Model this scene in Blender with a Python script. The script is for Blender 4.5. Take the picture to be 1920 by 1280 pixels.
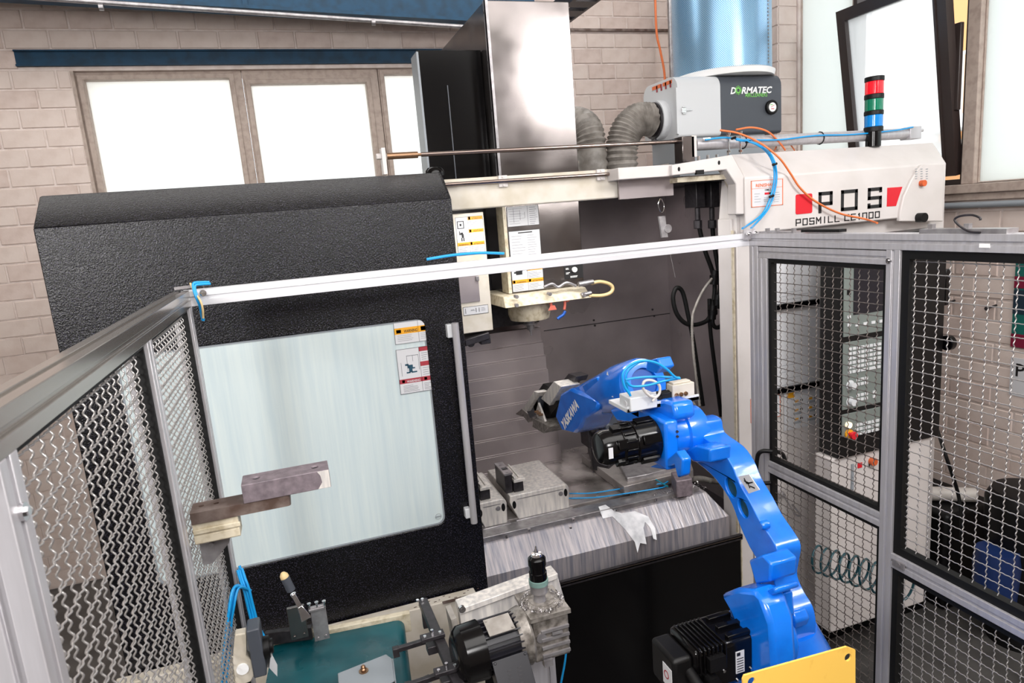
import bpy, bmesh, math, random
from mathutils import Vector as V, Matrix, Euler
from mathutils.geometry import tessellate_polygon
random.seed(7)
D = bpy.data; SC = bpy.context.scene; COL = SC.collection
for o in list(D.objects): D.objects.remove(o)

# ------------------------------------------------------------ camera
H = 2.35; FPX = 1250.0
CR = V((0.9440, -0.3213, -0.0743)); CF = V((0.3018, 0.9348, -0.1878))
yaw, pitch, roll = math.radians(17.898), math.radians(10.823), math.radians(-4.637)
CF = V((math.sin(yaw)*math.cos(pitch), math.cos(yaw)*math.cos(pitch), -math.sin(pitch)))
r0 = V((math.cos(yaw), -math.sin(yaw), 0)); u0 = r0.cross(CF)
CR = r0*math.cos(roll) + u0*math.sin(roll); CU = -r0*math.sin(roll) + u0*math.cos(roll)
CAM = V((0, 0, H))
cam = D.objects.new('camera', D.cameras.new('camera')); COL.objects.link(cam)
cam.matrix_world = Matrix(((CR.x, CU.x, -CF.x, 0), (CR.y, CU.y, -CF.y, 0), (CR.z, CU.z, -CF.z, H), (0, 0, 0, 1)))
cam.data.sensor_width = 36; cam.data.lens = 36*FPX/1920; cam.data.clip_start = .02
cam.data.dof.use_dof = True; cam.data.dof.focus_distance = 2.5; cam.data.dof.aperture_fstop = 11
SC.camera = cam

# ------------------------------------------------------------ world, lamps, exposure
w = D.worlds.new('world'); SC.world = w; w.use_nodes = True
wn = w.node_tree.nodes; wl = w.node_tree.links
tc = wn.new('ShaderNodeTexCoord'); sp = wn.new('ShaderNodeSeparateXYZ'); cr = wn.new('ShaderNodeValToRGB')
wl.new(tc.outputs['Generated'], sp.inputs[0]); wl.new(sp.outputs['Z'], cr.inputs[0])
cr.color_ramp.elements[0].color = (.82, .83, .84, 1); cr.color_ramp.elements[1].color = (.86, .93, 1, 1)
wl.new(cr.outputs[0], wn['Background'].inputs[0]); wn['Background'].inputs[1].default_value = 2.6
def area(name, loc, tgt, sx, sy, power, col=(1, 1, 1)):
    l = D.lights.new(name, 'AREA'); l.shape = 'RECTANGLE'; l.size = sx; l.size_y = sy; l.energy = power; l.color = col
    o = D.objects.new(name, l); COL.objects.link(o); o.location = loc
    o.rotation_euler = (V(tgt)-V(loc)).to_track_quat('-Z', 'Y').to_euler(); return o
area('ceiling_fill', (.3, .6, 4.3), (.3, 1.4, 0), 4.4, 2.4, 150, (1, .975, .95))  # broad soft fill added below the ceiling, no fixture there
area('flash_right', (2.75, -.25, 3.6), (1.2, 2.9, 1.4), .7, .7, 62, (1, .98, .97))
area('flash_left', (-1.6, -.5, 2.75), (.2, 2.6, 1.6), .6, .6, 58, (1, .98, .97))
area('flash_camera', (.55, -.5, 2.95), (1.0, 2.8, 1.3), .5, .5, 34, (1, .98, .97))
area('back_wall_fill', (.6, 4.0, 4.3), (.6, 4.9, 2.4), 5.5, .8, 75, (1, .98, .95))  # unseen fill light added to brighten the back wall
SC.view_settings.view_transform = 'Standard'; SC.view_settings.look = 'None'
SC.view_settings.exposure = -0.1; SC.view_settings.gamma = 1; SC.view_settings.use_curve_mapping = False

# ------------------------------------------------------------ picture-point helpers: a photo pixel meets a plane at real depth
def ray(x, y): return CR*((x-960)/FPX) - CU*((y-640)/FPX) + CF
def PY(x, y, Y): d = ray(x, y); return CAM + d*(Y/d.y)
def PX(x, y, X): d = ray(x, y); return CAM + d*(X/d.x)
def PZ(x, y, Z): d = ray(x, y); return CAM + d*((Z-H)/d.z)

# ------------------------------------------------------------ materials
def lin(c):
    return tuple((v/12.92 if v <= .04045 else ((v+.055)/1.055)**2.4) for v in [q/255 for q in c]) + (1,)
MATS = {}
def mat(name, c, rough=.5, metal=0, spec=.5, noise=None, bump=None, coat=0, emis=None, trans=0, alpha=1, stretch=None, c2=None, rn=None):
    m = D.materials.new(name); m.use_nodes = True; nt = m.node_tree; N = nt.nodes; L = nt.links
    b = N['Principled BSDF']; b.inputs['Base Color'].default_value = lin(c); b.inputs['Roughness'].default_value = rough
    b.inputs['Metallic'].default_value = metal; b.inputs['Specular IOR Level'].default_value = spec
    b.inputs['Coat Weight'].default_value = coat; b.inputs['Coat Roughness'].default_value = .08
    b.inputs['Transmission Weight'].default_value = trans; b.inputs['Alpha'].default_value = alpha
    if emis: b.inputs['Emission Color'].default_value = lin(emis[0]); b.inputs['Emission Strength'].default_value = emis[1]
    if noise or bump or rn:
        t = N.new('ShaderNodeTexCoord'); mp = N.new('ShaderNodeMapping'); L.new(t.outputs['Object'], mp.inputs[0])
        if stretch: mp.inputs['Scale'].default_value = stretch
    if noise:
        n = N.new('ShaderNodeTexNoise'); n.inputs['Scale'].default_value = noise[0]; n.inputs['Detail'].default_value = 6
        L.new(mp.outputs[0], n.inputs['Vector']); r = N.new('ShaderNodeValToRGB')
        r.color_ramp.elements[0].position = noise[1]; r.color_ramp.elements[1].position = noise[2]
        r.color_ramp.elements[0].color = lin(c2); r.color_ramp.elements[1].color = lin(c)
        L.new(n.outputs['Fac'], r.inputs[0]); L.new(r.outputs[0], b.inputs['Base Color'])
    if rn:
        n = N.new('ShaderNodeTexNoise'); n.inputs['Scale'].default_value = rn[0]; L.new(mp.outputs[0], n.inputs['Vector'])
        q = N.new('ShaderNodeMapRange'); q.inputs[1].default_value = .3; q.inputs[2].default_value = .7
        q.inputs[3].default_value = rn[1]; q.inputs[4].default_value = rn[2]
        L.new(n.outputs['Fac'], q.inputs[0]); L.new(q.outputs[0], b.inputs['Roughness'])
    if bump:
        n = N.new('ShaderNodeTexNoise'); n.inputs['Scale'].default_value = bump[0]; n.inputs['Detail'].default_value = 2
        L.new(mp.outputs[0], n.inputs['Vector']); k = N.new('ShaderNodeBump')
        k.inputs['Strength'].default_value = bump[1]; k.inputs['Distance'].default_value = bump[2]
        L.new(n.outputs['Fac'], k.inputs['Height']); L.new(k.outputs[0], b.inputs['Normal'])
    MATS[name] = m; return m
mat('brick', (214, 199, 191), .7, noise=(9, .3, .62), c2=(202, 184, 175), bump=(60, .3, .002))
mat('brick_b', (209, 192, 184), .7, noise=(11, .3, .62), c2=(192, 172, 163), bump=(60, .3, .002))
mat('mortar', (218, 205, 199), .8, noise=(14, .3, .6), c2=(200, 184, 176), bump=(80, .5, .004))
mat('plaster', (205, 198, 190), .8, noise=(4, .3, .7), c2=(190, 182, 174))
mat('floor', (88, 86, 84), .4, noise=(5, .3, .7), c2=(60, 58, 57))
mat('beam_blue', (4, 56, 84), .5, spec=.3, noise=(14, .3, .6), c2=(4, 42, 64))
mat('frame_paint', (176, 160, 150), .6, noise=(26, .35, .55), c2=(160, 144, 134), bump=(90, .3, .001))
mat('brown_frame', (52, 42, 40), .35)
mat('white_paint', (208, 202, 200), .38, noise=(5, .35, .6), c2=(200, 194, 191))
mat('cream_paint', (208, 201, 190), .4, noise=(10, .35, .6), c2=(192, 183, 166))
mat('dirty_cream', (206, 196, 174), .45, noise=(45, .3, .55), c2=(172, 158, 130))
mat('black_gloss', (7, 6, 7), .16, spec=.35)
mat('black', (9, 8, 9), .45, spec=.3)
mat('rubber', (9, 9, 9), .6, spec=.3)
mat('motor_black', (24, 23, 30), .4)
mat('ring_green', (112, 140, 134), .4)
mat('grimy_alu', (150, 144, 138), .35, .4, noise=(50, .35, .6), c2=(96, 90, 84))
mat('dark_metal', (58, 54, 58), .38, .3, noise=(60, .3, .7), c2=(38, 36, 38))
mat('alu', (192, 190, 194), .34, .4, noise=(2.5, .3, .7), c2=(176, 173, 176), stretch=(30, 30, 2))
mat('alu_rail', (226, 226, 230), .38, .45)
mat('alu_bright', (178, 172, 166), .2, .8, noise=(3, .3, .7), c2=(160, 154, 148), stretch=(20, .6, 20))
mat('alu_dark', (96, 96, 100), .4, .8)
mat('stainless', (134, 128, 126), .22, .9, noise=(3, .3, .7), c2=(108, 102, 101), rn=(5, .12, .26), bump=(3, .1, .01))
mat('stainless_dark', (176, 166, 167), .32, .55, noise=(2.2, .3, .7), c2=(140, 131, 132), rn=(3, .24, .45))
mat('steel', (168, 165, 167), .3, .55, noise=(30, .3, .7), c2=(132, 128, 130))
mat('chrome', (220, 218, 220), .12, 1)
mat('chrome_rod', (150, 135, 128), .22, 1)
mat('brass', (150, 118, 92), .3, .85)
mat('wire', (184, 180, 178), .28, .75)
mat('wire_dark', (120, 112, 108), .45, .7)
mat('blue', (8, 112, 222), .27, coat=.5, noise=(14, .3, .55), c2=(6, 98, 204), bump=(45, .1, .004))
mat('blue_dark', (12, 78, 165), .35)
mat('cyan_hose', (20, 148, 214), .3)
mat('teal_hose', (10, 120, 140), .3)
mat('orange_hose', (222, 116, 62), .4)
mat('green_hose', (10, 62, 72), .35)
mat('teal_belt', (4, 78, 86), .32, noise=(9, .3, .65), c2=(2, 60, 68), rn=(12, .2, .5))
mat('yellow', (246, 198, 92), .45, noise=(30, .2, .4), c2=(228, 172, 70))
mat('grey_light', (205, 207, 210), .4)
mat('grey_mid', (140, 146, 152), .4)
mat('anthracite', (70, 74, 82), .42)
mat('hose_grey', (158, 152, 146), .45, noise=(20, .35, .6), c2=(128, 122, 116))
mat('hose_white', (196, 190, 184), .5)
mat('beige_hose', (214, 188, 138), .35)
mat('red', (206, 20, 38), .4)
mat('pink', (206, 106, 90), .45)
mat('black_print', (22, 21, 23), .5)
mat('paper', (204, 204, 207), .7)
mat('paper_line', (112, 114, 120), .7)
mat('amber_print', (228, 160, 30), .5)
mat('crimson_print', (160, 50, 62), .5)
mat('orange_print', (226, 112, 62), .5)
mat('blue_dark_print', (30, 72, 92), .5)
mat('lime_print', (120, 200, 90), .5)
mat('white_print', (240, 240, 240), .5)
mat('console_grey', (112, 120, 116), .5)
mat('key', (208, 210, 212), .5)
mat('screen', (12, 14, 26), .12)
mat('lamp_orange', (205, 90, 40), .3)
mat('lens_white', (250, 240, 215), .3, emis=((255, 236, 196), .8))
mat('lens_red', (226, 18, 36), .16, emis=((240, 20, 40), .35), coat=.5)
mat('lens_green', (0, 118, 88), .16, coat=.5)
mat('lens_blue', (6, 132, 214), .16, coat=.5)
mat('house_orange', (238, 178, 120), .8)
mat('house_white', (236, 234, 230), .8)
mat('poster_teal', (16, 96, 88), .5); mat('poster_burgundy', (120, 18, 50), .5); mat('poster_navy', (24, 44, 58), .5)
mat('navy', (14, 40, 90), .5)
mat('foam', (240, 240, 244), .3, noise=(20, .3, .6), c2=(190, 192, 198))
# textured black powder coat of the door: fine bump grain, its glitter painted in as pale specks
m = mat('powder_black', (46, 44, 56), .27, spec=.45, noise=(240, .54, .64), c2=(3, 3, 5), bump=(230, .9, .0016))
m.node_tree.nodes['Noise Texture'].inputs['Detail'].default_value = 4
# wet machined steel with drip streaks
m = mat('wet_steel', (160, 153, 155), .34, .25, noise=(1, .34, .62), c2=(118, 118, 128), stretch=(85, 9, 5), bump=(1, .5, .004))
m = mat('table_steel', (172, 165, 162), .24, .5, noise=(5, .33, .6), c2=(62, 56, 52), rn=(8, .1, .45))
mat('vise_steel', (226, 220, 213), .32, .1, noise=(1, .35, .65), c2=(186, 182, 180), stretch=(60, 60, 8))
mat('shot_steel', (138, 126, 132), .5, .3, noise=(60, .3, .7), c2=(106, 96, 102), bump=(300, .2, .001))
mat('rust_steel', (128, 114, 108), .45, .3, noise=(16, .4, .6), c2=(86, 68, 60))
mat('swarf', (190, 186, 186), .25, .9, bump=(200, 1, .004))
# frosted door glass and frosted window panes
def frosted(name, c, tr, rough=.3, wet=False):
    m = D.materials.new(name); m.use_nodes = True; N = m.node_tree.nodes; L = m.node_tree.links
    b = N['Principled BSDF']; b.inputs['Base Color'].default_value = lin(c); b.inputs['Roughness'].default_value = rough
    t = N.new('ShaderNodeBsdfTranslucent'); t.inputs[0].default_value = lin(c)
    x = N.new('ShaderNodeMixShader'); x.inputs[0].default_value = tr
    L.new(b.outputs[0], x.inputs[1]); L.new(t.outputs[0], x.inputs[2]); L.new(x.outputs[0], N['Material Output'].inputs[0])
    if wet:
        tc = N.new('ShaderNodeTexCoord'); mp = N.new('ShaderNodeMapping'); mp.inputs['Scale'].default_value = (70, 1, 3)
        L.new(tc.outputs['Object'], mp.inputs[0]); n = N.new('ShaderNodeTexNoise'); n.inputs['Scale'].default_value = 1
        L.new(mp.outputs[0], n.inputs[0]); r = N.new('ShaderNodeValToRGB'); L.new(n.outputs['Fac'], r.inputs[0])
        r.color_ramp.elements[0].position = .3; r.color_ramp.elements[1].position = .7
        r.color_ramp.elements[0].color = lin((194, 208, 212)); r.color_ramp.elements[1].color = lin(c)
        L.new(r.outputs[0], b.inputs['Base Color'])
    MATS[name] = m
frosted('door_glass', (206, 217, 217), .05, .22, True)
frosted('pane_white', (252, 253, 250), .8)
frosted('pane_green', (243, 246, 243), .85)
m = D.materials.new('hazed_glass'); m.use_nodes = True
g = m.node_tree.nodes['Principled BSDF']; g.inputs['Base Color'].default_value = (1, 1, 1, 1); g.inputs['Roughness'].default_value = 0
g.inputs['Transmission Weight'].default_value = 1; g.inputs['IOR'].default_value = 1.02; MATS['hazed_glass'] = m
N = m.node_tree.nodes; L = m.node_tree.links; tl = N.new('ShaderNodeBsdfTranslucent'); tr = N.new('ShaderNodeBsdfTransparent'); mx = N.new('ShaderNodeMixShader')
tl.inputs[0].default_value = (.95, .95, .93, 1); mx.inputs[0].default_value = .42; L.new(tr.outputs[0], mx.inputs[1]); L.new(tl.outputs[0], mx.inputs[2]); L.new(mx.outputs[0], N['Material Output'].inputs[0])  # white share of the mix paints the pane's hazy reflection
# perforated filter sheet: real fine holes are sub-pixel, so a fine checker of sheet and hole
m = D.materials.new('perforated'); m.use_nodes = True; N = m.node_tree.nodes; L = m.node_tree.links; b = N['Principled BSDF']
b.inputs['Metallic'].default_value = .65; b.inputs['Roughness'].default_value = .3
tc = N.new('ShaderNodeTexCoord'); mp = N.new('ShaderNodeMapping'); L.new(tc.outputs['UV'], mp.inputs[0]); mp.inputs['Scale'].default_value = (1, 1, 1)
ck = N.new('ShaderNodeTexChecker'); ck.inputs['Scale'].default_value = 170; L.new(mp.outputs[0], ck.inputs[0])
ck.inputs[1].default_value = lin((176, 206, 226)); ck.inputs[2].default_value = lin((66, 134, 182)); L.new(ck.outputs[0], b.inputs['Base Color'])
MATS['perforated'] = m

# ------------------------------------------------------------ mesh builder
class B:
    def __init__(s): s.v = []; s.f = []; s.mi = []; s.m = 0
    def add(s, vs, fs):
        k = len(s.v); s.v += [tuple(q) for q in vs]
        for f in fs: s.f.append(tuple(i+k for i in f)); s.mi.append(s.m)
        return s
    def hexa(s, p):   # p: bottom 4 ccw, top 4
        return s.add(p, [(3, 2, 1, 0), (4, 5, 6, 7), (0, 1, 5, 4), (1, 2, 6, 5), (2, 3, 7, 6), (3, 0, 4, 7)])
    def box(s, a, b):
        x0, x1 = sorted((a[0], b[0])); y0, y1 = sorted((a[1], b[1])); z0, z1 = sorted((a[2], b[2]))
        return s.hexa([(x0, y0, z0), (x1, y0, z0), (x1, y1, z0), (x0, y1, z0), (x0, y0, z1), (x1, y0, z1), (x1, y1, z1), (x0, y1, z1)])
    def obox(s, c, ax, ay, az):   # centre and three half vectors
        c, ax, ay, az = V(c), V(ax), V(ay), V(az)
        return s.hexa([c-ax-ay-az, c+ax-ay-az, c+ax+ay-az, c-ax+ay-az, c-ax-ay+az, c+ax-ay+az, c+ax+ay+az, c-ax+ay+az])
    def bar(s, a, b, w, h, up=(0, 0, 1)):
        a, b = V(a), V(b); d = (b-a); l = d.length; d.normalize(); sx = d.cross(V(up)).normalized(); uz = sx.cross(d)
        return s.obox((a+b)/2, d*l/2, sx*w/2, uz*h/2) if False else s.obox((a+b)/2, sx*w/2, d*l/2, uz*h/2)
    def ring(s, c, x, y, r, n): return [c + x*(r*math.cos(2*math.pi*i/n)) + y*(r*math.sin(2*math.pi*i/n)) for i in range(n)]
    def lathe(s, a, b, prof, n=24, cap=True):   # prof: (t along in metres, r)
        a, b = V(a), V(b); d = (b-a).normalized(); x = d.orthogonal().normalized(); y = d.cross(x); vs = []; fs = []
        for t, r in prof: vs += s.ring(a+d*t, x, y, max(r, 1e-5), n)
        for j in range(len(prof)-1):
            for i in range(n): fs.append((j*n+i, j*n+(i+1) % n, (j+1)*n+(i+1) % n, (j+1)*n+i))
        if cap: fs.append(tuple(range(n))[::-1]); fs.append(tuple((len(prof)-1)*n+i for i in range(n)))
        return s.add(vs, fs)
    def cyl(s, a, b, r, n=20, r2=None):
        l = (V(b)-V(a)).length; return s.lathe(a, b, [(0, r), (l, r if r2 is None else r2)], n)
    def tube(s, pts, r, n=8, sm=True, rf=None):
        pts = [V(p) for p in pts]
        if sm and len(pts) > 2: pts = smooth(pts)
        vs = []; fs = []; x = None
        for i, p in enumerate(pts):
            d = (pts[min(i+1, len(pts)-1)]-pts[max(i-1, 0)]).normalized()
            if x is None: x = d.orthogonal().normalized()
            x = (x-d*x.dot(d)).normalized(); y = d.cross(x); vs += s.ring(p, x, y, rf(i) if rf else r, n)
        for j in range(len(pts)-1):
            for i in range(n): fs.append((j*n+i, j*n+(i+1) % n, (j+1)*n+(i+1) % n, (j+1)*n+i))
        fs.append(tuple(range(n))[::-1]); fs.append(tuple((len(pts)-1)*n+i for i in range(n)))
        return s.add(vs, fs)
    def plate(s, outer, O, U, W, t, holes=()):   # polygon in the U,W plane, thickness t along N = U x W (front at O, body behind)
        O, U, W = V(O), V(U).normalized(), V(W).normalized(); N_ = U.cross(W).normalized()
        def ccw(l, pos): 
            a = sum(l[i][0]*l[(i+1) % len(l)][1]-l[(i+1) % len(l)][0]*l[i][1] for i in range(len(l)))
            return l if (a > 0) == pos else l[::-1]
        loops = [ccw(list(outer), True)]+[ccw(list(h), False) for h in holes]
        tri = tessellate_polygon([[V((p[0], p[1], 0)) for p in l] for l in loops])
        flat = [p for l in loops for p in l]; n = len(flat)
        vs = [O+U*p[0]+W*p[1] for p in flat]+[O+U*p[0]+W*p[1]-N_*t for p in flat]; fs = []
        for a, b, c in tri:
            A, Bq, C = flat[a], flat[b], flat[c]
            if (Bq[0]-A[0])*(C[1]-A[1])-(Bq[1]-A[1])*(C[0]-A[0]) < 0: b, c = c, b
            fs.append((a, b, c)); fs.append((a+n, c+n, b+n))
        k = 0
        for l in loops:
            for i in range(len(l)):
                j = (i+1) % len(l); fs.append((k+i, k+i+n, k+j+n, k+j))
            k += len(l)
        return s.add(vs, fs)
    def text(s, txt, O, U, W, size, depth=.0006, shear=0, bold=0, fit=None, align='LEFT'):
        c = D.curves.new('t', 'FONT'); c.body = txt; c.size = 1; c.shear = shear; c.offset = bold; c.align_x = align; c.resolution_u = 2
        o = D.objects.new('t', c); me = D.meshes.new_from_object(o); D.objects.remove(o); D.curves.remove(c)
        O, U, W = V(O), V(U).normalized(), V(W).normalized(); N_ = U.cross(W)
        xs = [q.co.x for q in me.vertices] or [0]; sx = size
        if fit: sx = fit/max(1e-6, (max(xs)-min(xs)))
        s.add([O+U*(q.co.x*sx)+W*(q.co.y*size)+N_*depth for q in me.vertices], [tuple(p.vertices) for p in me.polygons])
        D.meshes.remove(me); return s
def smooth(p, k=6):
    out = []
    q = [p[0]*2-p[1]]+p+[p[-1]*2-p[-2]]
    for i in range(1, len(q)-2):
        for j in range(k):
            t = j/k; a, b, c, d = q[i-1], q[i], q[i+1], q[i+2]
            out.append(.5*((2*b)+(c-a)*t+(2*a-5*b+4*c-d)*t*t+(3*b-3*c+d-a)*t**3))
    out.append(p[-1]); return out
def rrect(x0, y0, x1, y1, r, n=4):
    rr = r if isinstance(r, (list, tuple)) else [r]*4; out = []
    for (cx, cy, a0), q in zip(((x1, y1, 0), (x0, y1, 90), (x0, y0, 180), (x1, y0, 270)), rr):
        if q <= 0: out.append((cx, cy)); continue
        ox = cx-q if a0 in (0, 270) else cx+q; oy = cy-q if a0 in (0, 90) else cy+q
        for i in range(n+1):
            a = math.radians(a0+90*i/n); out.append((ox+q*math.cos(a), oy+q*math.sin(a)))
    return out
def circ(cx, cy, r, n=20, ry=None): return [(cx+r*math.cos(2*math.pi*i/n), cy+(ry or r)*math.sin(2*math.pi*i/n)) for i in range(n)]
WLOC = {}
def tagp(o, label=None, cat=None, group=None, kind=None):
    if label: o['label'] = label
    if cat: o['category'] = cat
    if group: o['group'] = group
    if kind: o['kind'] = kind
    return o
def thing(name, label, cat, loc, group=None):
    o = D.objects.new(name, None); o.empty_display_size = .1; COL.objects.link(o); o.location = loc; WLOC[o] = V(loc)
    return tagp(o, label, cat, group)
def obj(name, b, mats, parent=None, smoothed=None, bevel=0, label=None, cat=None, group=None, kind=None, uv=None):
    if not isinstance(mats, (list, tuple)): mats = [mats]
    if parent is not None: og = WLOC[parent]
    else:
        xs = [q[0] for q in b.v]; ys = [q[1] for q in b.v]; zs = [q[2] for q in b.v]
        og = V(((min(xs)+max(xs))/2, (min(ys)+max(ys))/2, min(zs)))
    me = D.meshes.new(name); me.from_pydata([(q[0]-og.x, q[1]-og.y, q[2]-og.z) for q in b.v], [], b.f)
    for q in mats: me.materials.append(MATS[q])
    me.polygons.foreach_set('material_index', b.mi); me.update()
    if smoothed:
        me.polygons.foreach_set('use_smooth', [True]*len(me.polygons)); me.set_sharp_from_angle(angle=math.radians(smoothed))
    o = D.objects.new(name, me); COL.objects.link(o)
    if parent is None: o.location = og
    else: o.parent = parent
    WLOC[o] = og
    if bevel:
        md = o.modifiers.new('bevel', 'BEVEL'); md.width = bevel; md.segments = 2; md.limit_method = 'ANGLE'; md.angle_limit = math.radians(40)
        if not smoothed: me.polygons.foreach_set('use_smooth', [True]*len(me.polygons)); me.set_sharp_from_angle(angle=math.radians(30))
    return tagp(o, label, cat, group, kind)
X_, Y_, Z_ = V((1, 0, 0)), V((0, 1, 0)), V((0, 0, 1))
def pq(b, tl, br, Y, t):   # upright box: front face spans two photo points on plane Y, thickness t to the back
    a = PY(*tl, Y); c = PY(*br, Y); return b.box((a.x, Y, c.z), (c.x, Y+t, a.z))

# =================================================================== SETTING
WY, WX = 5.2, 3.6
zj = PY(34, 167, WY).z
# openings on the back wall
wx0 = PY(131, 140, WY).x; wtop = PY(131, 133, WY).z; wx1 = 1.35; wbot = 2.45
lin_x0 = PY(24, 84, WY).x; lz0 = PY(24, 126, WY).z; lz1 = PY(24, 84, WY).z
UNIT = {}
def unit_brick(L_, Hh, T, mname, axis):
    key = (round(L_, 3), round(Hh, 3), mname, axis)
    if key in UNIT: return UNIT[key]
    e = .004; b = B(); vs = []
    def p(u, z, n): return (u, n, z) if axis == 'x' else (n, u, z)
    sgn = -1
    a = [p(0, 0, 0), p(L_, 0, 0), p(L_, Hh, 0), p(0, Hh, 0)]
    f = [p(e, e, sgn*T), p(L_-e, e, sgn*T), p(L_-e, Hh-e, sgn*T), p(e, Hh-e, sgn*T)]
    b.add(a+f, [(0, 1, 5, 4), (1, 2, 6, 5), (2, 3, 7, 6), (3, 0, 4, 7), (4, 5, 6, 7)])
    if axis == 'y': b.f = [t[::-1] for t in b.f]
    me = D.meshes.new('brick'); me.from_pydata(b.v, [], b.f); me.materials.append(MATS[mname]); UNIT[key] = me; return me
def bricks(parent, axis, plane, u0_, u1, z0, z1, holes, visible, off=0):
    mod, hh, j = .25, .12, .011
    rest = B(); row = 0; z = zj-hh*math.ceil((zj-z0)/hh)
    while z < z1-.01:
        u = u0_-(.125 if row % 2 else 0)+off-mod
        while u < u1:
            a, b_ = max(u, u0_), min(u+mod-j, u1); zz = z+hh-j
            segs = [(a, b_)]
            for (hx0, hx1, hz0, hz1) in holes:
                if z+.03 < hz1 and zz-.03 > hz0:
                    ns = []
                    for (p, q) in segs:
                        if q <= hx0 or p >= hx1: ns.append((p, q)); continue
                        if p < hx0-.02: ns.append((p, hx0))
                        if q > hx1+.02: ns.append((hx1, q))
                    segs = ns
            for p, q in segs:
                if q-p < .03: continue
                cu, cz = (p+q)/2, z+hh/2
                if any(v[0] < cu < v[1] and v[2] < cz < v[3] for v in visible):
                    L_ = q-p; L_ = .239 if L_ > .225 else round(L_, 2)
                    me = unit_brick(L_, hh-j, .007, random.choice(('brick', 'brick', 'brick_b')), axis)
                    o = D.objects.new('brick', me); COL.objects.link(o); o.parent = parent
                    n = plane-random.uniform(-.0015, .0015)
                    o.location = V((p, n, z) if axis == 'x' else (n, p, z))-WLOC[parent]
                else:
                    if axis == 'x': rest.box((p, plane-.007, z), (q, plane, zz))
                    else: rest.box((plane-.007, p, z), (plane, q, zz))
            u += mod
        z += hh; row += 1
    if rest.v: obj('further_bricks', rest, 'brick', parent, kind='stuff')
RX0, RY0, ZT = -3.4, -2.6, 4.4
b = B(); t = .3
b.box((RX0, WY, 0), (wx0, WY+t, ZT)); b.box((wx1, WY, 0), (WX+.3, WY+t, ZT)); b.box((wx0, WY, 0), (wx1, WY+t, wbot)); b.box((wx0, WY, wtop), (wx1, WY+t, ZT))
wall_back = obj('wall_back', b, 'mortar', kind='structure')
bricks(wall_back, 'x', WY, RX0, WX, 0, ZT, [(wx0, wx1, wbot, wtop), (lin_x0, 1.5, lz0, lz1)],
       [(-1.75, wx0+.1, 1.7, 4.0), (-1.75, 1.6, lz0, 3.98), (1.5, 3.4, 2.4, 4.0)], .04)
# right wall, windows in its upper part
sz = 2.31; ry0, ry1 = .2, PX(1497, 150, WX).y
b = B(); b.box((WX, RY0, 0), (WX+t, WY, sz)); b.box((WX, ry1, sz), (WX+t, WY, ZT)); b.box((WX, RY0, sz), (WX+t, ry0, ZT)); b.box((WX, ry0, 4.05), (WX+t, ry1, ZT))
wall_right = obj('wall_right', b, 'mortar', kind='structure')
bricks(wall_right, 'y', WX, 0, WY, 0, sz-.02, [], [(1.9, 3.4, .9, sz)], .07)
# pilaster at the right wall
pl0 = PY(1459, 190, ry1+.02).x
b = B(); b.box((pl0, ry1+.02, 0), (WX, ry1+.34, ZT))
pil = obj('trim_1', b, 'mortar', kind='structure')
b = B()
z = zj-.12*24
while z < 4.2:
    b.m = 0; b.box((pl0+.004, ry1+.013, z), (WX-.005, ry1+.02, z+.109)); b.box((pl0-.007, ry1+.02, z), (pl0, ry1+.17, z+.109)); b.box((pl0-.007, ry1+.18, z), (pl0, ry1+.34, z+.109)); z += .12
obj('pilaster_bricks', b, 'brick', pil, kind='stuff')
for nm, a, c, mt in (('floor', (RX0, RY0, -.1), (WX+.3, WY+.3, 0), 'floor'), ('ceiling', (RX0, RY0, ZT), (WX+.3, WY+.3, ZT+.1), 'plaster'),
                     ('wall_left', (RX0-.2, RY0, 0), (RX0, WY+.3, ZT), 'plaster'), ('wall_front', (RX0, RY0-.2, 0), (WX+.3, RY0, ZT), 'plaster')):
    obj(nm, B().box(a, c), mt, kind='structure')

# back windows
FY = WY+.10
def back_window(name, px0, px1, pane_tl, pane_tr, depth_frame=.0):
    x0 = PY(*px0, WY+.03).x; x1 = PY(*px1, WY+.03).x
    a = PY(*pane_tl, FY); c = PY(*pane_tr, FY); pz = a.z
    b = B(); Yf = WY+.04; zt = wtop
    holes = [[(a.x, wbot+.07), (c.x, wbot+.07), (c.x, pz), (a.x, pz)]]
    b.plate([(x0, wbot), (x1, wbot), (x1, zt), (x0, zt)], (0, Yf, 0), X_, Z_, .08, holes)
    b.plate([(a.x-.035, wbot+.05), (c.x+.035, wbot+.05), (c.x+.035, pz+.03), (a.x-.035, pz+.03)], (0, Yf-.012, 0), X_, Z_, .02, [[(a.x-.004, wbot+.07), (c.x+.004, wbot+.07), (c.x+.004, pz), (a.x-.004, pz)]])
    wo = obj(name, b, 'frame_paint', bevel=.003, kind='structure')
    obj('window_pane', B().box((a.x-.01, FY, wbot+.06), (c.x+.01, FY+.006, pz+.01)), 'pane_white', wo)
    return wo
back_window('window_1', (131, 140), (452, 140), (161.3, 153.9), (430, 149.5))
back_window('window_2', (453, 140), (708, 140), (470.3, 161.3), (684.3, 157.2))
w3 = back_window('window_3', (709, 140), (960, 140), (717.9, 142.8), (905, 138))
b = B(); b.box((wx0-.002, WY+.001, wbot), (wx0+.02, WY+.2, wtop)); b.box((wx0, WY-.06, wbot-.03), (wx1, WY+.1, wbot))
obj('trim_2', b, 'frame_paint', kind='structure')
# blue lintel channel, set into the wall
b = B(); b.box((lin_x0, WY-.012, lz0), (1.5, WY+.05, lz1-.035)); b.box((lin_x0, WY-.03, lz1-.045), (1.5, WY+.05, lz1-.035)); b.box((lin_x0, WY-.03, lz0), (1.5, WY+.05, lz0+.012))
obj('lintel_beam', b, 'beam_blue', label='long blue steel lintel beam set in the brick wall above the bright windows', cat='beam')
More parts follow.
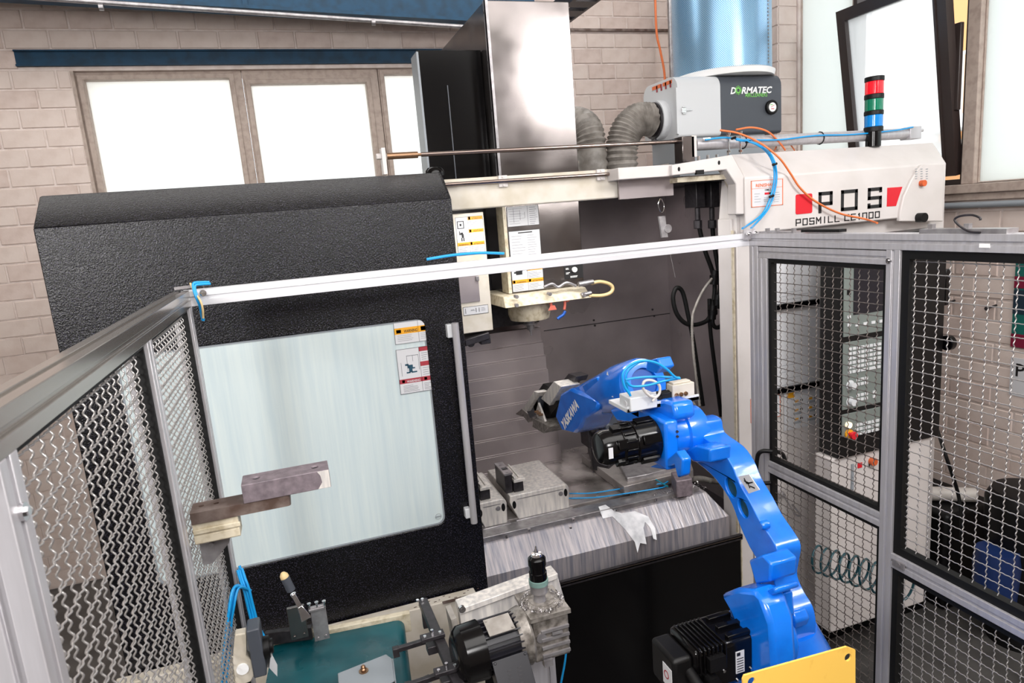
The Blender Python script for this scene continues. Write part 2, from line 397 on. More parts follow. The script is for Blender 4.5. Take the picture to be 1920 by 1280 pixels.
# blue roof beam and the conduit under it
a = PY(-260, -24, 4.7); c = PY(1010, 48, 4.7); e = .55
b = B(); d = (c-a)
b.hexa([a+V((0, .05, .02)), c+V((0, .05, .02)), c+V((0, .07, .02)), a+V((0, .07, .02)), a+V((0, .05, e)), c+V((0, .05, e)), c+V((0, .07, e)), a+V((0, .07, e))])
b.hexa([a+V((0, -.02, 0)), c+V((0, -.02, 0)), c+V((0, .14, 0)), a+V((0, .14, 0)), a+V((0, -.02, .02)), c+V((0, -.02, .02)), c+V((0, .14, .02)), a+V((0, .14, .02))])
rb = obj('roof_beam', b, 'beam_blue', label='wide blue roof beam sloping along the top left of the picture', cat='beam')
b = B(); q = PY(455, 8, 4.7); b.box((q.x, 4.735, q.z), (q.x+.03, 4.75, q.z+.5)); obj('stiffener', b, 'beam_blue', rb)
b = B(); a = PY(-260, -26, 4.62); c = PY(1000, 59, 4.62); b.cyl(a, c, .014, 10)
for px in (190, 700): q = PY(px, 3+.056*(px-0)+.0, 4.62); b.cyl(q-V((.012, 0, 0)), q+V((.012, 0, 0)), .019, 10)
obj('conduit_pipe', b, 'steel', smoothed=40, label='thin galvanised conduit pipe running beneath the blue roof beam', cat='pipe')
# wall pipe and conduit at right of the duct
b = B(); a = PY(1255, -30, 4.9); c = PY(1262, 140, 4.9); b.cyl(a, V((a.x, a.y, 2.2)), .022, 14)
obj('wall_pipe', b, 'steel', smoothed=40, label='upright grey steel pipe on the wall left of the blue filter drum', cat='pipe')
b = B(); a = PY(1060, 55, WY-.02); c = PY(1440, 60, WY-.02); b.box((a.x, WY-.03, a.z-.012), (c.x, WY-.008, a.z+.006))
obj('wall_strip', b, 'rust_steel', label='thin dark horizontal strip along the bricks behind the steel duct', cat='strip')
b = B(); a = PY(1082, 25, 3.6); 
for i in range(5): b.box((a.x-.1, 3.4+i*.16, a.z), (a.x+.02, 3.5+i*.16, a.z+.014))
b.box((a.x-.12, 3.3, a.z), (a.x-.1, 4.3, a.z+.07)); b.box((a.x+.02, 3.3, a.z), (a.x+.035, 4.3, a.z+.07))
obj('cable_tray', b, 'dark_metal', label='dark perforated cable tray behind the top of the steel duct', cat='cable tray')
b = B(); b.tube([PY(1228, -20, 4.8), PY(1231, 60, 4.8), PY(1238, 95, 4.8), PY(1246, 140, 4.8), PY(1247, 200, 4.8)], .009)
obj('orange_wall_cable', b, 'orange_hose', smoothed=60, label='orange cable hanging down the wall beside the grey pipe', cat='cable')

# right wall windows (wall plane X = WX)
def PXw(x, y, d=0): return PX(x, y, WX+d)
def right_frame(name, y0, y1, z0, z1, w_, paint, kindpane, pd=.03, tw=.08):
    b = B(); b.plate([(-y1, z0), (-y0, z0), (-y0, z1), (-y1, z1)], (WX+.02, 0, 0), -Y_, Z_, tw, [[(-y1+w_, z0+w_), (-y0-w_, z0+w_), (-y0-w_, z1-w_), (-y1+w_, z1-w_)]])
    o = obj(name, b, paint, bevel=.003, kind='structure')
    if kindpane: obj('window_pane', B().box((WX+.03, y0+w_-.01, z0+w_-.01), (WX+.036, y1-w_+.01, z1-w_+.01)), kindpane, o)
    return o
zT = 4.05
yA0 = PXw(1593, 150).y; yP1 = PXw(1810, 200).y; yP0 = PXw(1834, 200).y
right_frame('window_4', yA0, ry1, sz, zT, .008, 'frame_paint', 'pane_green')
right_frame('window_5', yP1, yA0, sz, zT, .03, 'brown_frame', None)
right_frame('window_6', ry0, yP1-.001, sz, zT, .0, 'frame_paint', None) if False else None
b = B(); b.box((WX-.01, yP0+.0, sz), (WX+.1, yP1, zT)); obj('trim_3', b, 'frame_paint', bevel=.004, kind='structure')
right_frame('window_6', ry0, yP0, sz, zT, .008, 'frame_paint', 'pane_green')
b = B(); b.box((WX-.05, ry0, sz-.05), (WX+.1, ry1, sz)); b.box((WX-.03, ry0, sz-.09), (WX+.02, ry1, sz-.05))
obj('trim_4', b, 'frame_paint', bevel=.005, kind='structure')
b = B(); z_ = PX(1850, 383, WX-.04).z; b.cyl((WX-.035, .3, z_), (WX-.035, 4.2, z_), .017, 12)
obj('sill_pipe', b, 'grey_mid', smoothed=40, label='grey pipe running along the wall just under the right windows', cat='pipe')
# tilted sash, hinged at its bottom edge, leaning into the room
hz = sz+.05; ysl, ysr = yA0-.04, yP1+.03; Hs = 1.45
best = None
for k in range(0, 260):
    an = math.radians(k*.1); p = V((WX-math.sin(an)*Hs, ysl, hz+math.cos(an)*Hs)); dv = p-CAM; x = 960+FPX*dv.dot(CR)/dv.dot(CF)
    if best is None or abs(x-1562) < best[0]: best = (abs(x-1562), an, 640-FPX*dv.dot(CU)/dv.dot(CF))
an = max(math.radians(8), min(math.radians(17), best[1])); W_ = V((-math.sin(an), 0, math.cos(an)))
# height chosen so the top bar crosses at the photographed height
for k in range(60, 200):
    p = V((WX, ysl, hz))+W_*(k*.01); dv = p-CAM; yy = 640-FPX*dv.dot(CU)/dv.dot(CF)
    if yy < 24: Hs = k*.01; break
O = V((WX-.01, 0, hz)); fw = .07
b = B(); b.plate([(-ysl, 0), (-ysr, 0), (-ysr, Hs), (-ysl, Hs)], O, -Y_, W_, .055, [[(-ysl+fw, fw), (-ysr-fw, fw), (-ysr-fw, Hs-fw), (-ysl+fw, Hs-fw)]])
b.plate([(-ysl+fw-.012, fw-.012), (-ysr-fw+.012, fw-.012), (-ysr-fw+.012, Hs-fw+.012), (-ysl+fw-.012, Hs-fw+.012)], O+V((-.008, 0, 0)), -Y_, W_, .01, [[(-ysl+fw, fw), (-ysr-fw, fw), (-ysr-fw, Hs-fw), (-ysl+fw, Hs-fw)]])
sash = obj('window_sash', b, 'brown_frame', label='dark brown window sash tilted open into the room on the right', cat='window')
b = B(); b.plate([(-ysl+fw-.01, fw-.01), (-ysr-fw+.01, fw-.01), (-ysr-fw+.01, Hs-fw+.01), (-ysl+fw-.01, Hs-fw+.01)], O+V((.02, 0, 0)), -Y_, W_, .004)
obj('window_pane', b, 'hazed_glass', sash)
b = B(); b.box((WX-.045, ysr-.02, hz+.35), (WX-.02, ysr+.03, hz+.8)); obj('stay_arm', b, 'brown_frame', sash, bevel=.004)
# the house across the yard
bx = 11.0
hs = thing('neighbour_house', 'sunlit cream house with a railed balcony and awning beyond the tilted window', 'house', (bx, 6, 0))
obj('wall', B().box((bx, 4.0, 0), (bx+.5, 20, 9)), 'house_white', hs)  # wall whitened to carry the haze over the tilted pane
obj('wall', B().box((bx-.05, PX(1835, 150, bx).y, 0), (bx, PX(1768, 150, bx).y, 9)), 'house_orange', hs, label='orange painted wall')
b = B(); b.box((bx-1.0, 5.5, 3.1), (bx, 11.5, 3.3)); obj('balcony', b, 'house_white', hs)
b = B()
for i in range(46): b.box((bx-1.0, 5.5+i*.13, 3.3), (bx-.97, 5.53+i*.13, 4.15))
b.box((bx-1.02, 5.5, 4.15), (bx-.95, 11.5, 4.2)); obj('balcony_railing', b, 'house_white', hs)
b = B(); b.hexa([(bx-.9, 5.6, 2.55), (bx-.9, 9.5, 2.55), (bx, 9.5, 2.95), (bx, 5.6, 2.95), (bx-.9, 5.6, 2.6), (bx-.9, 9.5, 2.6), (bx, 9.5, 3.0), (bx, 5.6, 3.0)]); obj('awning', b, 'house_white', hs)
for i in range(5):
    b = B(); b.box((bx-.03, 10.5+i*1.8, 4.6), (bx+.02, 11.6+i*1.8, 5.9)); obj('window', b, 'grey_light', hs)
b = B(); b.box((3.9, -20, -.2), (40, 40, 0)); obj('yard_ground', b, 'grey_light', label='pale paved yard outside the right windows', cat='ground', kind='structure')

# =================================================================== MACHINE
YF = 2.5
mc = thing('machining_center', 'large white and black vertical milling machine with its sliding door pushed left', 'machine', (1.2, 2.9, 0))
cx0 = PY(1396, 600, YF).x; cxi = PY(1383, 600, YF).x; cx1 = PY(1775, 300, YF).x
LIP = PY(1150, 1062, YF).z
# right column and front sheet
b = B(); b.box((cxi, YF, 0), (cx0+.12, YF+.05, 2.3)); b.box((cxi-.01, YF+.02, LIP-.1), (cxi+.02, YF+.12, 2.25)); obj('column', b, 'white_paint', mc, bevel=.004)
b = B(); b.box((cxi-.013, YF+.004, LIP), (cxi-.009, YF+.02, 2.2)); obj('column_edge', b, 'dirty_cream', mc, label='yellowed inner edge of the column')
b = B(); q = PY(1520, 1165, YF).z; b.box((cx0+.12, YF, q), (cx1, YF+.04, 2.25)); obj('side_panel', b, 'white_paint', mc, bevel=.004)
b = B(); b.box((cx0+.02, YF+.03, 0), (cx1, YF+.08, q)); obj('plinth', b, 'black', mc)
# overhead cover with lettering
zb, zf, zt = PY(1600, 418, 2.44).z, PY(1396, 333, 2.44).z, 2.535
xl, xr = PY(1396, 333, 2.44).x, PY(1775, 300, 2.44).x
A = PY(1371, 290, 2.58); Cc = PY(1750, 268, 2.58)
b = B(); b.hexa([V((xl, 2.44, zb)), V((xr, 2.44, zb-.0)), V((xr, 3.3, zb)), V((xl, 3.3, zb)), V((xl, 2.44, zf)), V((xr, 2.44, zf)), V((xr, 2.5, zf)), V((xl, 2.5, zf))])
b.v = b.v; b = B()
b.add([(xl, 2.44, zb), (xr, 2.44, zb), (xr, 2.44, zf), (xl, 2.44, zf), (A.x, 2.58, A.z), (Cc.x, 2.58, A.z), (A.x, 2.64, A.z), (Cc.x, 2.64, A.z), (xl, 2.64, zb), (xr, 2.64, zb), (xr, 2.64, zf), (xl, 2.64, zf), (A.x, 2.58, zb), (xl, 2.58, zf)],
      [(0, 1, 2, 3), (3, 2, 5, 4), (4, 5, 7, 6), (1, 9, 10, 2), (2, 10, 7, 5), (0, 3, 4, 12), (8, 6, 7, 10, 9), (1, 0, 12, 8, 9), (12, 4, 6, 8)])
cov = obj('overhead_cover', b, 'white_paint', mc, bevel=.006)
obj('cover_roof', B().box((A.x+.01, 2.64, A.z-.03), (Cc.x, 3.3, A.z)), 'white_paint', mc)
FO = V((0, 2.4385, 0))
def fr_pt(x, y, Y=2.4385): q = PY(x, y, Y); return (q.x, q.z)
# lettering strokes
def stroke(b, pts, wd, closed=False, Y=2.438, t=.002, sh=0):
    n = len(pts)
    for i in range(n if closed else n-1):
        p, q = V(pts[i]), V(pts[(i+1) % n]); d = (q-p).normalized(); e = d*wd/2
        nn = V((-d.y, d.x))*wd/2; pa, qa = p-e, q+e
        b.plate([tuple(pa-nn), tuple(qa-nn), tuple(qa+nn), tuple(pa+nn)], (0, Y, 0), X_, Z_, t)
def glyph(b, ch, x, z, w, h, wd):
    S = {'P': ([(0, 0), (0, 1), (1, 1), (1, .42), (0, .42)], 0), 'O': ([(0, 0), (1, 0), (1, 1), (0, 1)], 1), '0': ([(0, 0), (1, 0), (1, 1), (0, 1)], 1),
         'S': ([(0, .1), (0, 0), (1, 0), (1, .5), (0, .5), (0, 1), (1, 1), (1, .9)], 0), 'M': ([(0, 0), (0, 1), (.5, .4), (1, 1), (1, 0)], 0),
         'I': ([(.5, 0), (.5, 1)], 0), 'L': ([(0, 1), (0, 0), (1, 0)], 0), 'C': ([(1, 1), (0, 1), (0, 0), (1, 0)], 0), '1': ([(.3, .85), (.6, 1), (.6, 0)], 0)}
    if ch == 'E':
        stroke(b, [(x+w, z+h), (x, z+h), (x, z), (x+w, z)], wd); stroke(b, [(x, z+h/2), (x+w*.9, z+h/2)], wd); return
    if ch in S: p, c = S[ch]; stroke(b, [(x+w*a, z+h*c_) for a, c_ in p], wd, bool(c))
b = B()
pl = fr_pt(1537, 395); pr = fr_pt(1655, 390); hgt = fr_pt(1605, 361)[1]-fr_pt(1606, 391)[1]
for ch, x0p, x1p in (('P', 1535, 1561), ('O', 1577, 1608), ('S', 1627, 1653)):
    q0 = fr_pt(x0p, 388); q1 = fr_pt(x1p, 388); zz = fr_pt(1592, 393)[1]+.004; wdt = .0155
    hh = fr_pt(1592, 357)[1]-zz-.004
    glyph(b, ch, q0[0]+wdt/2, zz, q1[0]-q0[0]-wdt, hh, wdt)
s0 = fr_pt(1493, 410); s1 = fr_pt(1655, 399); zz = fr_pt(1640, 408)[1]; tot = s1[0]-s0[0]; word = 'POSMILL CE1000'; st = tot/13.2; xx = s0[0]
for ch in word:
    if ch == ' ': xx += st*.5; continue
    cw = st*.62 if ch not in 'I1' else st*.4
    glyph(b, ch, xx, zz, cw, .026, .0045); xx += cw+st*.38
obj('lettering', b, 'black_print', cov)
b = B(); q = fr_pt(1492, 402); q2 = fr_pt(1523, 363); b.plate(rrect(q[0], q[1], q2[0], q2[1]+.002, .008), (0, 2.438, 0), X_, Z_, .002); obj('red_square', b, 'red', cov, label='red square mark')
b = B(); pts = [fr_pt(*p) for p in ((1663, 387), (1680, 386), (1685, 370), (1692, 350), (1664, 352))]; b.plate(pts, (0, 2.438, 0), X_, Z_, .002); obj('red_square', b, 'red', cov, label='red mark with curved edge')
# raised side pod with amber lamp
pts = [fr_pt(*p) for p in ((1682, 415), (1684, 395), (1690, 368), (1704, 338), (1716, 318), (1724, 309), (1762, 309), (1765, 330), (1764, 415))]
b = B(); b.plate(pts, (0, 2.425, 0), X_, Z_, .02); obj('raised_panel', b, 'white_paint', cov, bevel=.005)
b = B()
for i in range(3):
    for j in range(5): q = fr_pt(1711+i*10, 318+j*4.5); b.box((q[0], 2.4235, q[1]), (q[0]+.012, 2.426, q[1]+.003))
obj('vent_slot', b, 'grey_mid', cov, kind='stuff')
b = B(); q = fr_pt(1722, 344); b.cyl((q[0], 2.405, q[1]), (q[0], 2.43, q[1]), .0145, 20); obj('amber_lamp', b, 'lamp_orange', cov, smoothed=40)
b = B(); q = fr_pt(1717, 408); b.cyl((q[0], 2.39, q[1]), (q[0], 2.43, q[1]), .022, 20); obj('cable_gland', b, 'black', cov, smoothed=40)
def label_plate(name, parent, tl, tr, bl, Y, segs, mats=('paper', 'amber_print', 'black_print', 'paper_line'), t=.0015, lab=None):
    """sheet on plane Y; segs = (u0,v0,u1,v1,mat) in 0..1 from its top left, or (text,u,v,size,mat)"""
    a, c, d = PY(*tl, Y), PY(*tr, Y), PY(*bl, Y); Wd = c.x-a.x; Hh = a.z-d.z; b = B(); b.m = 0
    b.plate([(0, -Hh), (Wd, -Hh), (Wd, 0), (0, 0)], a, X_, Z_, t)
    for s in segs:
        if isinstance(s[0], str):
            b.m = s[4]; b.text(s[0], a+X_*(s[1]*Wd)-Z_*(s[2]*Hh), X_, Z_, s[3]*Hh, .0009, fit=(s[5]*Wd if len(s) > 5 else None), bold=.02)
        else:
            b.m = s[4]; b.plate([(s[0]*Wd, -s[3]*Hh), (s[2]*Wd, -s[3]*Hh), (s[2]*Wd, -s[1]*Hh), (s[0]*Wd, -s[1]*Hh)], a-Y_*.0006, X_, Z_, .0004)
    return obj(name, b, list(mats), parent, label=lab)
def border(m_, w=.012, h=.01): return [(0, 0, 1, h, m_), (0, 1-h, 1, 1, m_), (0, 0, w, 1, m_), (1-w, 0, 1, 1, m_)]
def lines(u0_, u1, v0, v1, n, m_, th=.012):
    out = []
    for i in range(n):
        v = v0+(v1-v0)*i/max(1, n-1); out.append((u0_, v, u0_+(u1-u0_)*random.uniform(.6, 1), v+th, m_))
    return out
ren = border(1, .025, .02)+[('RENISHAW', .14, .25, .17, 1, .62), (.0, .3, 1, .312, 1), ('OMI-2', .42, .42, .11, 2), (.42, .48, .56, .56, 4), (.56, .48, .68, .56, 2)]+lines(.1, .3, .5, .8, 4, 3)+lines(.4, .75, .66, .8, 3, 3)+lines(.7, .92, .5, .85, 5, 3)
RM = ('paper', 'orange_print', 'black_print', 'paper_line', 'red')
label_plate('sticker', cov, (1408, 339), (1468, 332), (1408, 389), 2.438, ren, RM, lab='white orange-edged sticker with fine print')
label_plate('sticker', mc, (1407, 748), (1437, 745), (1408, 793), YF-.002, border(1, .03, .02)+[('RE', .25, .22, .2, 1), (0, .28, 1, .3, 1)]+lines(.2, .8, .5, .8, 4, 3), RM, lab='small white orange-edged sticker on the column')
# arch from the beam into the column
b = B(); a = PY(1160, 337, 2.47); c = PY(1262, 308, 2.47)
b.box((a.x, 2.47, PY(1262, 330, 2.47).z), (c.x, 2.6, PY(1200, 312, 2.47).z)); obj('beam_end_plate', b, 'white_paint', mc, bevel=.003)
b = B(); pts = [fr_pt(*p, 2.45) for p in ((1260, 309), (1372, 290), (1396, 333), (1396, 402), (1380, 402), (1380, 345), (1362, 318), (1260, 329))]
b.plate(pts, (0, 2.45, 0), X_, Z_, .06); arch = obj('arch_plate', b, 'white_paint', mc, bevel=.004)
b = B()
for p in ((1273, 317), (1348, 305)): q = fr_pt(*p, 2.45); b.plate(circ(q[0], q[1], .006, 12, .009), (0, 2.449, 0), X_, Z_, .002)
obj('bolt_hole', b, 'black', arch); b = B(); q = fr_pt(1304, 322, 2.45); b.box((q[0], 2.44, q[1]-.012), (q[0]+.035, 2.455, q[1]+.006)); obj('keyhole', b, 'black', arch)
b = B(); a = PY(1270, 333, 2.49); c = PY(1366, 322, 2.49); b.hexa([V((a.x, 2.49, a.z-.02)), V((c.x, 2.49, a.z-.02)), V((c.x, 2.56, a.z-.02)), V((a.x, 2.56, a.z-.02)), V((a.x, 2.49, a.z)), V((c.x, 2.49, a.z)), V((c.x, 2.56, a.z)), V((a.x, 2.56, a.z))])
b.bar(PY(1366, 326, 2.52), PY(1383, 362, 2.52), .06, .012, (0, 1, 0)); obj('arch_liner', b, 'dirty_cream', mc)
b = B(); pq(b, (1160, 337), (1263, 366), 2.55, .01); obj('splash_strip', b, 'stainless_dark', mc)
# front beam with slide rail
b = B(); zt_ = PY(1159, 316, 2.57).z; zb_ = PY(1159, 371, 2.57).z; xb1 = PY(1159, 340, 2.57).x
b.box((-.62, 2.57, zb_), (xb1, 2.62, zt_)); beam = obj('front_beam', b, 'cream_paint', mc, bevel=.006)
b = B(); zr = PY(1145, 326, 2.55).z; b.cyl((.2, 2.553, zr), (PY(1145, 326, 2.55).x, 2.553, zr), .0075, 14); obj('slide_rail', b, 'chrome_rod', beam, smoothed=40)
for px in (945, 1129):
    b = B(); q = PY(px, 339 if px < 1000 else 325, 2.55); b.box((q.x-.018, 2.56, zr-.022), (q.x+.018, 2.572, zr+.022))
    b.cyl((q.x, 2.555, zr+.016), (q.x, 2.561, zr+.016), .004, 8); b.cyl((q.x, 2.555, zr-.016), (q.x, 2.561, zr-.016), .004, 8); obj('rail_bracket', b, 'white_paint', beam)
# roof sheet behind the beam
b = B(); b.box((-.62, 2.62, zt_-.02), (xl, 3.2, zt_-.01)); obj('roof_sheet', b, 'dark_metal', mc)
b = B(); b.box((.7, 2.72, 2.40), (1.7, 2.78, 2.42)); obj('fill_strip', b, 'lens_white', mc, label='added glowing strip under the machine roof')  # unseen glowing strip, added to go with the light below it
area('interior_fill', (1.2, 2.75, 2.39), (1.25, 3.0, .9), 1.0, .06, 7, (1, .98, .96))  # fill light added to brighten the dark machine interior

# ---- sliding door
YD = 2.42
dl, dr = PY(62, 430, YD).x, PY(893, 860, YD).x; dr = (PY(915, 1109, YD).x+PY(850, 400, YD).x)/2
dz1 = PY(450, 400, YD).z; gx0, gx1 = PY(220, 700, YD).x, (PY(797, 608, YD).x+PY(835, 974, YD).x)/2
gz1 = (PY(385, 648, YD).z+PY(784, 599, YD).z)/2; gz0 = (PY(455, 1065, YD).z+PY(821, 984, YD).z)/2; dz0 = .70
b = B(); b.plate([(dl, dz0), (dr, dz0), (dr, dz1), (dl, dz1)], (0, YD, 0), X_, Z_, .035, [rrect(gx0, gz0, gx1, gz1, .03)])
T1 = PY(829, 322, 2.54); 
b.hexa([V((dl, YD, dz1)), V((dr, YD, dz1)), V((dr, YD+.03, dz1)), V((dl, YD+.03, dz1)), V((dl, 2.54, T1.z-.004)), V((dr, 2.54, T1.z-.004)), V((dr, 2.56, T1.z)), V((dl, 2.56, T1.z))])
b.plate([(2.42, dz1), (2.54, T1.z), (2.54, dz1)], (dr, 0, 0), Y_, Z_, .01)
door = obj('sliding_door', b, 'powder_black', mc, bevel=.003, label='black textured sliding door with frosted window')
obj('door_window', B().plate(rrect(gx0-.005, gz0-.005, gx1+.005, gz1+.005, .03), (0, YD+.006, 0), X_, Z_, .008), 'door_glass', door)
b = B(); gw = rrect(gx0, gz0, gx1, gz1, .03); gi = rrect(gx0+.006, gz0+.006, gx1-.006, gz1-.006, .026); b.plate(gw, (0, YD+.004, 0), X_, Z_, .003, [gi]); obj('window_seal', b, 'grey_mid', door)
WM = ('paper', 'amber_print', 'black_print', 'paper_line', 'crimson_print', 'blue_dark_print')
fg = YD+.003
label_plate('warning_label', door, (737, 606), (801, 599), (741, 646), fg, border(3)+[(0, .26, 1, .55, 1), ('WARNING', .28, .5, .2, 2, .4), (.06, .34, .2, .5, 2), (.7, 0, .71, 1, 3), (.78, .3, .97, .5, 4)]+lines(.08, .6, .62, .86, 4, 3)+lines(.76, .96, .62, .86, 4, 3), WM, lab='warning label with amber band')
man = [(.34, .37, .44, .43, 5), (.32, .43, .42, .53, 5), (.22, .34, .32, .38, 5), (.28, .37, .35, .44, 5), (.24, .52, .36, .55, 5), (.38, .52, .55, .55, 5), (.42, .43, .5, .46, 5)]
label_plate('warning_label', door, (742, 656), (806, 649), (750, 740), fg, border(3)+[(.66, 0, .67, 1, 3), (.66, 0, 1, .1, 4), (.66, .33, 1, .43, 4), (0, .67, 1, .77, 4), ('WARNING', .22, .755, .07, 0, .4), (.08, .69, .16, .75, 1), (.74, .69, .82, .75, 1), (.28, .16, .29, .5, 3), (.28, .16, .62, .17, 3), (.62, .16, .63, .5, 3), (.1, .3, .11, .6, 3), (.45, .17, .46, .3, 3)]+man+lines(.1, .58, .82, .95, 5, 3, .008)+lines(.72, .95, .82, .95, 5, 3, .008)+lines(.72, .95, .14, .28, 4, 3, .008)+lines(.72, .95, .47, .62, 4, 3, .008), WM, lab='warning label with crimson bands and a falling figure')
b = B(); q = PY(822, 968, fg); c1 = circ(0, 0, .012, 24); c2 = circ(0, 0, .0108, 24); b.plate(c1, (q.x, fg, q.z), X_, Z_, .0005, [c2]); b.box((q.x-.011, fg-.0004, q.z-.002), (q.x+.011, fg, q.z+.002)); obj('glass_stamp', b, 'grey_mid', door)
# handle tube
b = B(); h0 = PY(854, 605, 2.385); h1 = PY(888, 980, 2.385); hx = (h0.x+h1.x)/2; b.cyl((hx, 2.385, h1.z), (hx, 2.385, h0.z), .0135, 20)
hd = obj('door_handle', b, 'alu', door, smoothed=40)
b = B(); b.box((hx-.03, 2.39, h0.z-.055), (hx-.008, YD, h0.z-.005)); obj('handle_mount', b, 'grey_light', door, bevel=.003); b = B(); b.box((hx-.03, 2.39, h1.z+.02), (hx-.008, YD, h1.z+.06)); obj('handle_mount', b, 'grey_light', door, bevel=.003)

# ---- interior
XI = 2.22; YI = 3.62; ZI = .62
b = B(); b.box((-.2, YI, ZI), (XI, YI+.02, 2.45)); obj('back_sheet', b, 'stainless_dark', mc)
b = B(); b.box((XI, 2.56, ZI), (XI+.02, YI, 2.45)); obj('end_sheet', b, 'stainless_dark', mc, label='dim right end sheet inside the machine')
b = B(); b.box((-.22, 2.56, ZI), (-.2, YI, 2.45)); obj('end_sheet', b, 'dark_metal', mc)
b = B(); b.box((-.2, 2.6, 2.42), (XI, YI, 2.44)); obj('inner_roof', b, 'black', mc)
b = B(); b.box((-.2, 2.55, ZI-.03), (XI, YI, ZI)); obj('chip_tray', b, 'dark_metal', mc)
# seam and bolts on the back sheet
b = B(); s0, s1 = PY(1020, 620, YI-.002), PY(1300, 560, YI-.002); b.box((s0.x, YI-.004, s0.z-.002), (XI, YI, s0.z+.002))
for p in ((1113, 600), (1115, 610), (1223, 580), (1226, 592)): q = PY(*p, YI); b.cyl((q.x, YI-.006, q.z), (q.x, YI, q.z), .006, 10)
obj('sheet_seam', b, 'dark_metal', mc)
# telescopic way cover: stepped plates
yy = 3.40; zz = PY(1018, 612, 3.4).z; xw1 = PY(1018, 700, 3.42).x
heights = [.085, .075, .078, .078, .08, .085, .085, .09, .09, .09, .09]
for i, hq in enumerate(heights):
    b = B(); b.box((.35, yy, zz-hq), (xw1+.004*i, yy+.03, zz)); b.box((.35, yy-.006, zz-hq), (xw1+.004*i, yy, zz-hq+.008)); obj('way_cover_plate', b, 'stainless_dark', mc, bevel=.0015)
    zz -= hq; yy -= .012
b = B(); b.box((.2, 3.42, 1.75), (xw1, 3.5, 2.42)); obj('upper_cover', b, 'dark_metal', mc)
# tool changer cover
YT = 3.0
a = PY(850, 400, YT); c = PY(927, 624, YT)
b = B(); tx0 = .62; tx1 = (PY(906, 400, YT).x+PY(925, 610, YT).x)/2; tz1 = PY(880, 399, YT).z; tz0 = PY(900, 622, YT).z
b.box((tx0, YT, tz0), (tx1, YT+.2, tz1)); tcv = obj('tool_changer_cover', b, 'cream_paint', mc, bevel=.004)
b = B(); a = PY(860, 512, YT); c = PY(900, 564, YT); b.box((tx0+.02, YT-.004, c.z), (c.x, YT, PY(898, 512, YT).z)); obj('cover_window', b, 'stainless_dark', tcv)
L4 = border(3)+[(.45, 0, .46, 1, 3), (.45, .0, 1, .09, 1), (.45, .33, 1, .42, 1), (0, .66, 1, .75, 1), ('ACHTUNG', .62, .4, .06, 2, .34), ('WARNING', .05, .74, .06, 2, .36), ('ATTENTION', .6, .74, .06, 2, .36), ('ATTENZIONE', .6, .075, .06, 2, .36), (.48, .01, .55, .08, 2), (.48, .34, .55, .41, 2), (.48, .67, .55, .74, 2)]+lines(.5, .95, .13, .28, 5, 3, .008)+lines(.5, .95, .45, .6, 5, 3, .008)+lines(.04, .4, .79, .95, 5, 3, .008)+lines(.5, .95, .79, .95, 5, 3, .008)
fig = [(.14, .4, .24, .44, 2), (.18, .44, .26, .54, 2), (.1, .36, .13, .46, 2), (.12, .44, .2, .46, 2), (.16, .54, .2, .63, 2), (.23, .54, .27, .63, 2), (.05, .1, .3, .12, 2), (.05, .28, .3, .3, 2), (.05, .1, .08, .3, 2), (.27, .1, .3, .3, 2), (.14, .17, .21, .23, 2)]
label_plate('warning_label', tcv, (853, 408), (904, 402), (857, 480), YT-.001, L4+fig, WM, lab='warning label with a reaching figure')
label_plate('info_label', tcv, (868, 576), (915, 571), (869, 592), YT-.001, border(2, .01, .04)+lines(.3, .5, .4, .5, 2, 3, .04)+lines(.72, .9, .3, .6, 3, 3, .04)+[(.08, .2, .1, .8, 2), (.5, .25, .52, .75, 2), (.62, .25, .64, .75, 2)], WM)
b = B(); q = PY(895, 522, YT); b.box((q.x-.01, YT-.012, q.z-.01), (q.x+.006, YT, q.z+.012)); obj('latch', b, 'steel', tcv, bevel=.002)
b = B(); q = PY(888, 632, 3.05); b.obox(q, (.06, 0, .01), (0, .07, 0), (0, 0, .016)); b.obox(q+V((.045, -.03, -.012)), (.025, 0, 0), (0, .02, 0), (0, 0, .02)); b.cyl(q+V((.05, -.06, 0)), q+V((.07, 0, 0)), .012, 12); b.cyl(q+V((-.03, -.06, -.015)), q+V((-.03, .05, -.015)), .02, 12)
obj('tool_arm', b, 'dark_metal', mc, bevel=.003)
# spindle head
YS = 3.1
hx0 = (PY(940, 390, YS).x+PY(958, 545, YS).x)/2; hx1 = (PY(1087, 380, YS).x+PY(1093, 520, YS).x)/2; hz0 = PY(1000, 545, YS).z
b = B(); b.box((hx0, YS, hz0), (hx1, YS+.3, 2.43)); head = obj('spindle_head', b, 'stainless', mc, bevel=.004)
b = B(); b.box((hx0-.004, YS-.003, hz0), (hx0+.012, YS+.1, 2.42)); obj('edge_trim', b, 'dirty_cream', head)
sch = border(2, .012, .015)+[(.64, 0, .65, 1, 3)]+lines(.06, .55, .12, .85, 7, 3, .012)+lines(.7, .95, .1, .9, 9, 3, .02)+[(.2, .1, .21, .8, 3), (.4, .2, .41, .7, 3), (.55, .3, .56, .6, 3), (.1, .4, .55, .41, 3)]
label_plate('info_label', head, (949, 388), (1009, 384), (952, 426), YS-.001, sch, WM, lab='circuit diagram label')
label_plate('info_label', head, (953, 434), (1012, 430), (956, 500), YS-.001, border(2, .012, .01)+[(.3, .05, .75, .08, 2)]+lines(.08, .5, .15, .9, 10, 3, .008)+lines(.58, .92, .15, .9, 12, 3, .008), WM, lab='printed operating chart label')
hand = [(.14, .2, .34, .36, 2), (.14, .1, .18, .22, 2), (.2, .06, .24, .22, 2), (.26, .08, .3, .22, 2), (.32, .12, .35, .24, 2), (.08, .24, .14, .3, 2), (.45, .1, .62, .11, 3), (.48, .1, .5, .25, 3)]
